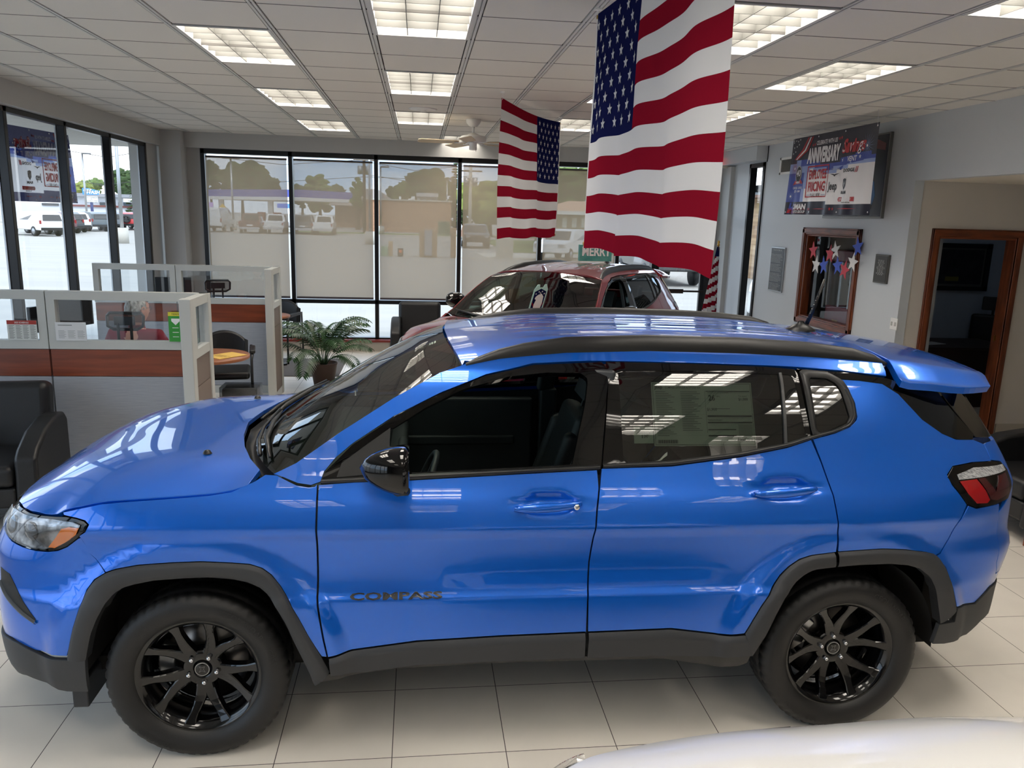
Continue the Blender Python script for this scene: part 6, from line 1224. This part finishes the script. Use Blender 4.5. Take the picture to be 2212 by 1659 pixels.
for a in [('van','cargo_van','white','white cargo van seen from behind at the left end of the rear windows',463,501,-90),('pickup','pickup_truck','maroon','dark red pickup truck right of the white van',537,504,-84),('pickup','pickup_truck','white','white pickup truck left of the second window mullion',590,505,-86),('pickup','pickup_truck','grey','grey pickup truck just right of the second window mullion',652,506,-86),('pickup','pickup_truck','white','white pickup truck, rightmost of the row seen through the rear windows',697,508,-88),
 ('suv','sport_utility_vehicle','black','dark vehicle facing the showroom behind the fourth window',1030,537,90),('suv','sport_utility_vehicle','white','pale vehicle at the right of the fifth window',1222,563,60)]: place(*a)
for a in [('suv','sport_utility_vehicle','white','white vehicle driving on the road beyond the lot',653,468,180),('suv','minivan','silver','silver minivan crossing in front of the brick building',759,488,180),('sedan','sedan','black','dark sedan on the far road under the outdoor banner',37,453,0),('suv','sport_utility_vehicle','silver','silver vehicle on the far road beside the dark sedan',66,453,0)]: place(*a,grp='vehicles on the road outside')
def at_x2(px,py,z): return at_z(px,py,z)
p=at_z(1470,622,GZ); vehicle('pickup','pickup_truck',VP['black'],'dark truck seen head-on through the glass exit door',p.x,p.y+3.0,math.radians(90),'vehicles close outside the exit')
vehicle('suv','sport_utility_vehicle',VP['white'],'white vehicle close outside the narrow corner window',8.6,17.2,math.radians(64),'vehicles close outside the exit')
# trees
LF=[mat('foliage_dark',(70,92,48),.95,noise=(1.2,(46,66,34),(1,1,1))),mat('foliage_mid',(104,126,62),.95,noise=(1.2,(70,94,44),(1,1,1))),mat('foliage_light',(140,150,72),.95,noise=(1.2,(104,118,54),(1,1,1)))]; BRK=mat('bark',(86,72,58),.9)
def tree(label,px,Y,ytop,ybase,wpx,k=0,conifer=False):
    top=at_y(px,ytop,Y); base=at_y(px,ybase,Y); s=Y/CF; w=wpx*s; z0=GZ; H_=top.z-z0
    t=empty('conifer_tree' if conifer else 'leafy_tree',(top.x,Y,z0),0,label,'tree','trees beyond the lot')
    b=MB(); b.tube([(0,0,0),(0,0,H_*.55)],[.25+H_*.012,.12],8); b.build('trunk',BRK,t)
    rg=np.random.RandomState(int(px*7)%9999); bm=bmesh.new()
    blobs=[]
    if conifer:
        for i in range(26):
            h=(i+.5)/26; 
            for j in range(5): a=rg.uniform(0,2*PI); r=w*.5*(1-h)*rg.uniform(.5,1); blobs.append((r*math.cos(a),r*math.sin(a),H_*(.08+.92*h)-.1*r,w*.5*(.10+.22*(1-h)),.45))
    else:
        cb=max(base.z-z0,H_*.16)
        for i in range(34):
            while True:
                q=rg.uniform(-1,1,3)
                if (q**2).sum()<1: break
            blobs.append((q[0]*w*.42,q[1]*w*.42,cb+(H_-cb)*(.5+.42*q[2]),w*rg.uniform(.10,.2),.85))
        blobs.append((0,0,cb+(H_-cb)*.5,w*.3,1.0))
    V=[];F=[]
    for x,y,z,r,sq in blobs:
        tb=bmesh.new(); bmesh.ops.create_icosphere(tb,subdivisions=2,radius=1); n0=len(V); ph=rg.uniform(0,9,3)
        for v in tb.verts: c=v.co; kk_=1+.28*math.sin(c.x*6+ph[0])*math.sin(c.y*7+ph[1])+.18*math.sin(c.z*9+ph[2])+rg.uniform(-.16,.16); V.append((x+c.x*r*kk_,y+c.y*r*kk_,z+c.z*r*sq*kk_))
        F+=[tuple(n0+q.index for q in f.verts) for f in tb.faces]; tb.free()
    bm.free(); b=MB(); b.add(V,F); b.build('crown',LF[k],t,smooth=False)
for a in [('dark rounded tree at the left edge of the first rear window',452,150,346,420,46,0),('broad leafy tree behind the station canopy',520,150,345,425,100,0),('smaller leafy tree right of the broad one behind the canopy',580,146,378,425,60,0),('low round tree left of the tall tree in the second window',652,150,395,450,46,0),('full leafy tree in the middle of the second window',690,134,374,465,62,1),('low dark tree behind the grey hip roof',725,170,398,440,56,0),('narrow tall tree beside the utility pole in the second window',772,112,378,460,34,1),
 ('low tree left of the white rooftop house',858,160,400,438,50,0),('light green tree behind the brick wall',872,150,392,440,44,1),('wide leafy tree above the brick building',925,150,366,440,96,0),('yellow-green bushes and tree beyond the dark vehicle',1060,90,392,500,150,2),('dark tree mass at the right of the fifth window',1235,75,345,450,110,1),('second dark tree mass behind the small flag',1150,90,370,460,90,0),('green tree in the left windows behind the store',262,190,361,425,54,0),('yellow-green tree behind the wash sign',178,200,392,420,40,2),('leafy tree right of the lamp post in the left windows',198,210,384,420,40,1)]: tree(*a)
tree('tall pointed spruce at the right edge of the left windows',284,150,322,425,32,0,True); tree('tall dark conifer above the brick building',985,130,340,470,62,0,True)
def near_tree(label,X,Y,H_,w,k):
    q=pjx(X,Y); tree(label,q,Y,0,0,1,k)
for i,(X,Y,H_,w,l) in enumerate([(13.2,24.0,7.5,4.6,'leafy tree outside the exit door'),(15.2,26.5,8,5,'leafy tree seen through the narrow corner window')]):
    t=empty('leafy_tree',(X,Y,GZ),0,l,'tree','trees close outside the exit'); b=MB(); b.tube([(0,0,0),(.1,0,H_*.5)],[.16,.08],8); b.build('trunk',BRK,t); rg=np.random.RandomState(i); V=[];F=[]
    for _ in range(2600):
        while True:
            q=rg.uniform(-1,1,3)
            if .2<(q**2).sum()<1: break
        c=Vector((q[0]*w/2,q[1]*w/2,H_*.60+q[2]*H_*.38)); a=Vector(rg.uniform(-1,1,3)).normalized(); d=a.cross(Vector(rg.uniform(-1,1,3))).normalized(); n0=len(V); s=.13
        V+= [c-a*s,c+d*s*.5,c+a*s,c-d*s*.5]; F.append((n0,n0+1,n0+2,n0+3))
    b=MB(); b.add(V,F); b.build('crown',LF[1+i],t)
# buildings
def bld(label,name='building'): return empty(name,(0,0,0),0,label,'building')
def bx_px(b,x0,x1,yt,yb,Y,depth,zb=None):
    A=at_y(x0,yt,Y); B=at_y(x1,yt,Y); C=at_y((x0+x1)/2,yb,Y); zt=(A.z+B.z)/2; b.box(A.x,B.x,Y,Y+depth,C.z if zb is None else zb,zt); return A.x,B.x,zt,C.z
t=bld('brick building with flat roof in the third rear window'); BRI=mat('tan_brick',(188,146,118),.9,noise=(1,(172,130,104),(1,1,6)))
b=MB(); bx_px(b,790,975,433,490,104,14,GZ); b.build('brick_wall',BRI,t); b=MB(); x0,x1,zt,_=bx_px(b,788,977,431,434,103.8,14.4); b.build('roof_coping',CON,t)
for l,r in((862,866),(888,896)): b=MB(); bx_px(b,l,r,424,432,108,1.5); b.build('roof_vent',WHT,t)
t=bld('white two-storey house behind the brick building','house'); b=MB(); bx_px(b,901,945,424,445,125,8,GZ); b.build('wall',mat('white_siding',(215,215,212),.7),t); b=MB(); bx_px(b,899,947,417,425,124,10); b.build('roof',mat('light_roof',(190,192,196),.8),t)
for l in(908,922,934): b=MB(); bx_px(b,l,l+6,427,432,124.9,.1); b.build('window',GLR,t)
t=bld('building with grey hip roof in the second rear window','house'); A=at_y(708,443,128); B=at_y(872,443,128); P_=at_y(770,407,136); Q_=at_y(815,409,136); b=MB(); b.box(A.x+1,B.x-1,129,145,GZ,A.z); b.build('brick_wall',mat('brown_brick',(150,116,98),.9),t)
b=MB(); D=20; b.add([(A.x,127,A.z),(B.x,127,A.z),(B.x,127+D,A.z),(A.x,127+D,A.z),(P_.x,137,P_.z),(Q_.x,137,P_.z)],[(0,1,5,4),(1,2,5),(2,3,4,5),(3,0,4)]); b.build('hip_roof',mat('grey_shingle',(150,138,130),.9),t)
t=bld('house with tan shingle roof right of the small flag','house'); A=at_y(1195,458,57); B=at_y(1330,462,57); P_=at_y(1255,435,62); b=MB(); b.box(A.x,B.x,57.6,66,GZ,A.z); b.build('stone_wall',mat('stone_siding',(186,172,150),.9,noise=(3,(165,150,130),(1,1,3))),t); b=MB(); b.add([(A.x-.6,56.8,A.z),(B.x+.6,56.8,A.z),(B.x+.6,68,A.z),(A.x-.6,68,A.z),(P_.x-1,62,P_.z),(P_.x+5,62,P_.z)],[(0,1,5,4),(1,2,5),(2,3,4,5),(3,0,4)]); b.build('roof',mat('tan_shingle',(206,164,136),.9),t); b=MB(); b.box(A.x-.7,B.x+.7,56.6,56.8,A.z-.15,A.z+.1); b.build('gutter',WHT,t)
for l in(1215,1236,1256): b=MB(); bx_px(b,l,l+10,470,492,57.5,.1); b.build('window',WHT,t)
t=bld('filling station canopy with blue fascia and white columns','filling_station_canopy'); A=at_y(441,409,128); B=at_y(645,421,112); 
def obox(b,A,B,dp,z0,z1): d=(B-A); n=Vector((-d.y,d.x,0)).normalized()*dp; q=[(A.x,A.y),(B.x,B.y),(B.x+n.x,B.y+n.y),(A.x+n.x,A.y+n.y)]; b.add([(x,y,z) for z in(z0,z1) for x,y in q],[(3,2,1,0),(4,5,6,7),(0,1,5,4),(1,2,6,5),(2,3,7,6),(3,0,4,7)])
zt=A.z; b=MB(); obox(b,A,B,10,zt-1.0,zt); b.build('blue_fascia',mat('station_blue',(74,84,176),.5),t); b=MB(); obox(b,A+Vector((-.05,-.05,0)),B+Vector((.05,-.05,0)),10,zt-1.45,zt-1.0); b.build('white_band',WHT,t)
for f in(.16,.70): 
    q=A.lerp(B,f); b=MB(); b.box(q.x-.35,q.x+.35,q.y+1.5,q.y+2.2,GZ,zt-1.2); b.build('column',WHT,t)
for f in(.2,.62,.78): q=A.lerp(B,f); b=MB(); b.box(q.x-.5,q.x+.5,q.y+.2,q.y+1,GZ,1.9); b.build('fuel_pump',mat('pump_red',(130,60,60),.6),t)
q=A.lerp(B,.86); b=MB(); b.box(q.x-.9,q.x+.9,q.y-.4,q.y-.1,zt-2.5,zt-1.9); b.build('blue_sign',mat('led_blue',(70,120,220),.5,emit=(70,120,230),es=.6),t)
q=A.lerp(B,.03); b=MB(); b.box(q.x-.9,q.x+.9,q.y-.4,q.y-.1,zt-2.6,zt-1.9); b.build('lilac_sign',mat('led_lilac',(190,160,220),.5,emit=(190,160,225),es=.6),t)
t=bld('long pale shop building with dark windows and awnings in the left windows','shop'); Y=150; b=MB(); x0,x1,zt,_=bx_px(b,150,330,424,452,Y,20,GZ); b.build('wall',mat('shop_wall',(205,208,214),.8),t); b=MB(); bx_px(b,150,330,419,426,Y-1,22); b.build('flat_roof',mat('shop_roof',(150,152,158),.8),t); b=MB(); bx_px(b,150,330,444,448,Y-.3,.3); b.build('red_base_band',mat('shop_red_band',(120,70,66),.8),t)
for l,r in((215,226),(240,246),(255,262),(266,282),(286,292)): b=MB(); bx_px(b,l,r,437,447,Y-.2,.2); b.build('shop_window',GLR,t)
b=MB(); bx_px(b,266,292,429,437,Y-1.2,.3); b.build('shop_sign',WHT,t); b=MB(); c=at_y(277,434,Y-1.25); put_text(b,'Magnuson',lambda x,y:(c.x+x,Y-1.3,c.z+y),0,-.1,1.2,.2); b.build('sign_text',INK,t)
t=bld('low grey shop on the far left under the outdoor banner','shop'); b=MB(); bx_px(b,-60,128,436,452,150,12,GZ); b.build('wall',mat('shop_wall',(205,208,214),.8),t); b=MB(); bx_px(b,90,126,439,444,149.8,.2); b.build('shop_window',GLR,t)
# signs and poles
t=empty('pole_sign',Vector((at_y(197,462,115).x,115,GZ)),0,'blue car wash sign with a white letter board below it','sign'); O=t.location.copy(); f=lambda px,py:at_y(px,py,115)-O
b=MB(); A=f(177,406);B=f(213,421); b.prism([(A.x,A.z),(A.x+.7,A.z),(B.x,A.z-.3),(B.x,B.z),(A.x,B.z)],0,.3,Matrix(((1,0,0,0),(0,0,1,0),(0,1,0,0),(0,0,0,1)))); s1=b.build('blue_cabinet',mat('wash_blue',(40,140,200),.4),t)
b=MB(); put_text(b,'CAR',lambda x,y:(x,-.02,y),A.x+.15,A.z-.45,1.1,.36,bold=.04,shear=.2); put_text(b,'WASH',lambda x,y:(x,-.02,y),A.x+.5,B.z+.12,1.8,.42,bold=.04,shear=.2); b.build('lettering',WHT,s1)
A=f(185,424);B=f(211,437); b=MB(); b.box(A.x,B.x,0,.2,B.z,A.z); s2=b.build('letter_board',WHT,t); b=MB()
for i,s in enumerate(('TUES IT MEMBERSHIP','$5','AUTOMATIC WASH','BEFORE 9 AM')): put_text(b,s,lambda x,y:(x,-.02,y),(A.x+B.x)/2,A.z-.2-.21*i,min(1.5,.12*len(s)),.12,center=True)
b.build('board_text',INK,s2); b=MB(); A=f(197,437); b.box(A.x-.15,A.x+.15,0,.25,0,A.z); b.build('post',mat('post_blue',(50,60,110),.5),t)
def pole(label,px,Y,ytop,r=.10,kind='lamp',col=ALU,base=False,head='one'):
    T=at_y(px,ytop,Y); t=empty('lamp_post' if kind=='lamp' else 'utility_pole',(T.x,Y,GZ),0,label,'pole'); H_=T.z-GZ; b=MB(); b.tube([(0,0,0),(0,0,H_)],[r,r*.8],10); b.build('pole',col,t)
    if kind=='lamp':
        for s in((1,) if head=='one' else (-1,1)): b=MB(); b.box(-.05,.05,s*0,s*.0+.1,H_-.02,H_+.05); b.box((.0 if s>0 else -.9),(.9 if s>0 else 0),-.2,.2,H_,H_+.15); b.build('lamp_head',mat('lamp_grey',(96,96,98),.5),t,bevel=.02)
    else:
        b=MB(); b.box(-1.2,1.2,-.06,.06,H_-.9,H_-.75); b.build('crossarm',BRK,t)
        for x in(-.45,.45): b=MB(); b.lathe([(0,0),(.28,0),(.28,.9),(0,.95)],14,MR((x,-.2,H_-2.4))); b.build('transformer',ALU,t)
    if base: b=MB(); b.lathe([(0,0),(.35,0),(.35,.95),(0,.95)],16); b.build('concrete_base',CON,t)
pole('grey lamp post in the second left window',177,95,333,.12); pole('pale lamp post with concrete base in the third left window',246,52,250,.11,base=True); pole('lamp post with two heads left in the first rear window',498,92,343,.12,head='two',base=True)
pole('brown utility pole in the second rear window',786,95,330,.2,'utility',BRK); pole('thin grey lamp post right of the utility pole',797,60,290,.09,base=True,col=ALU); pole('lamp post in the third rear window',822,88,362,.1,base=True); pole('pale utility pole with transformers in the fourth rear window',1017,85,352,.2,'utility',CON); pole('thin pole above the brick building',966,120,388,.12,'lamp')
for i,(a,c) in enumerate((((120,383,95),(330,386,95)),((130,323,95),(330,324,95)),((430,335,96),(786,345,95)),((430,372,96),(786,382,95)),((786,348,95),(1017,357,85)),((786,376,95),(1017,380,85)),((786,382,95),(1320,372,85)))):
    b=MB(); A=at_y(*a); B=at_y(*c); b.tube([A,A.lerp(B,.5)-Vector((0,0,.8)),B],.03,5); o=b.build('overhead_wire',mat('wire_black',(60,60,62),.8),None); tag(o,['wire across the left windows at lamp post height','upper wire across the left windows','upper wire over the station canopy','lower wire over the station canopy','upper wire between the two utility poles','lower wire between the two utility poles','wire running right past the small flag'][i],'wire','overhead wires outside')
# utility boxes
def ubox(name,label,cat,x0,x1,yt,yb,Y,mt,dp=.6):
    A=at_y(x0,yt,Y); B=at_y(x1,yb,Y); t=empty(name,((A.x+B.x)/2,Y,GZ),0,label,cat); b=MB(); w=(B.x-A.x)/2; b.box(-w,w,0,dp,0,A.z-GZ); b.build('cabinet',mt,t,bevel=.02); return t,w,A.z-GZ
WDF=wood('cedar_fence',(176,148,118),(150,122,94),'Z',.8,2)
t,w,h=ubox('utility_enclosure','wooden enclosure around a grey electrical cabinet in the third rear window','enclosure',906,944,495,556,43.6,WDF,.8); b=MB(); b.box(-w*.42,w*.42,-.25,0,.1,h-.03); b.build('metal_cabinet',mat('cabinet_grey',(140,148,158),.5,metal=.2),t)
ubox('transformer_box','pale green utility box left in the third rear window','box',823,838,532,556,43.8,mat('pale_green',(150,180,150),.6)); ubox('bollard','tan post beside the green utility box','post',839,848,521,555,43.9,mat('tan_post',(190,160,128),.7),.3)
t,w,h=ubox('meter_box','small black box with an orange label in the third rear window','box',859,871,536,555,43.7,BLK,.3); b=MB(); b.box(-w*.5,w*.5,-.01,0,h*.45,h*.8); b.build('orange_label',mat('orange_label',(230,110,60),.6),t)
ubox('dumpster','dark green dumpster at the right end of the brick building','dumpster',947,972,478,496,97,mat('dumpster_green',(60,110,92),.6),2); ubox('electrical_cabinet','pale electrical cabinet under the small hanging flag','cabinet',1074,1108,515,560,43.5,mat('cabinet_pale',(178,176,166),.6)); ubox('fence_post','brown post beside the dark vehicle','post',974,985,492,556,43.5,WDF,.2)
t=empty('road_sign',at_y(482,470,100),0,'yellow diamond road sign right of the white van','sign'); t.location.z=GZ; zz=at_y(482,450,100).z-GZ; b=MB(); b.prism([(-.55,0),(0,-.55),(.55,0),(0,.55)],-.02,.02,Matrix.Translation((0,0,zz))@Matrix(((1,0,0,0),(0,0,1,0),(0,1,0,0),(0,0,0,1)))); b.build('sign_face',mat('sign_yellow',(240,190,60),.5),t); b=MB(); b.tube([(0,.05,0),(0,.05,zz)],.05,6); b.build('post',ALU,t)
# wooden house front and fence beyond the corner window
t=bld('wooden fence and tan house seen through the narrow corner window','house'); b=MB(); b.box(14,26,30,38,GZ,3.2); b.build('wall',mat('tan_siding',(190,160,124),.8,noise=(1,(150,120,90),(.1,.1,6))),t); b=MB(); b.box(13.5,26.5,29.5,38.5,3.2,3.6); b.build('roof',mat('brown_roof',(120,90,74),.9),t)
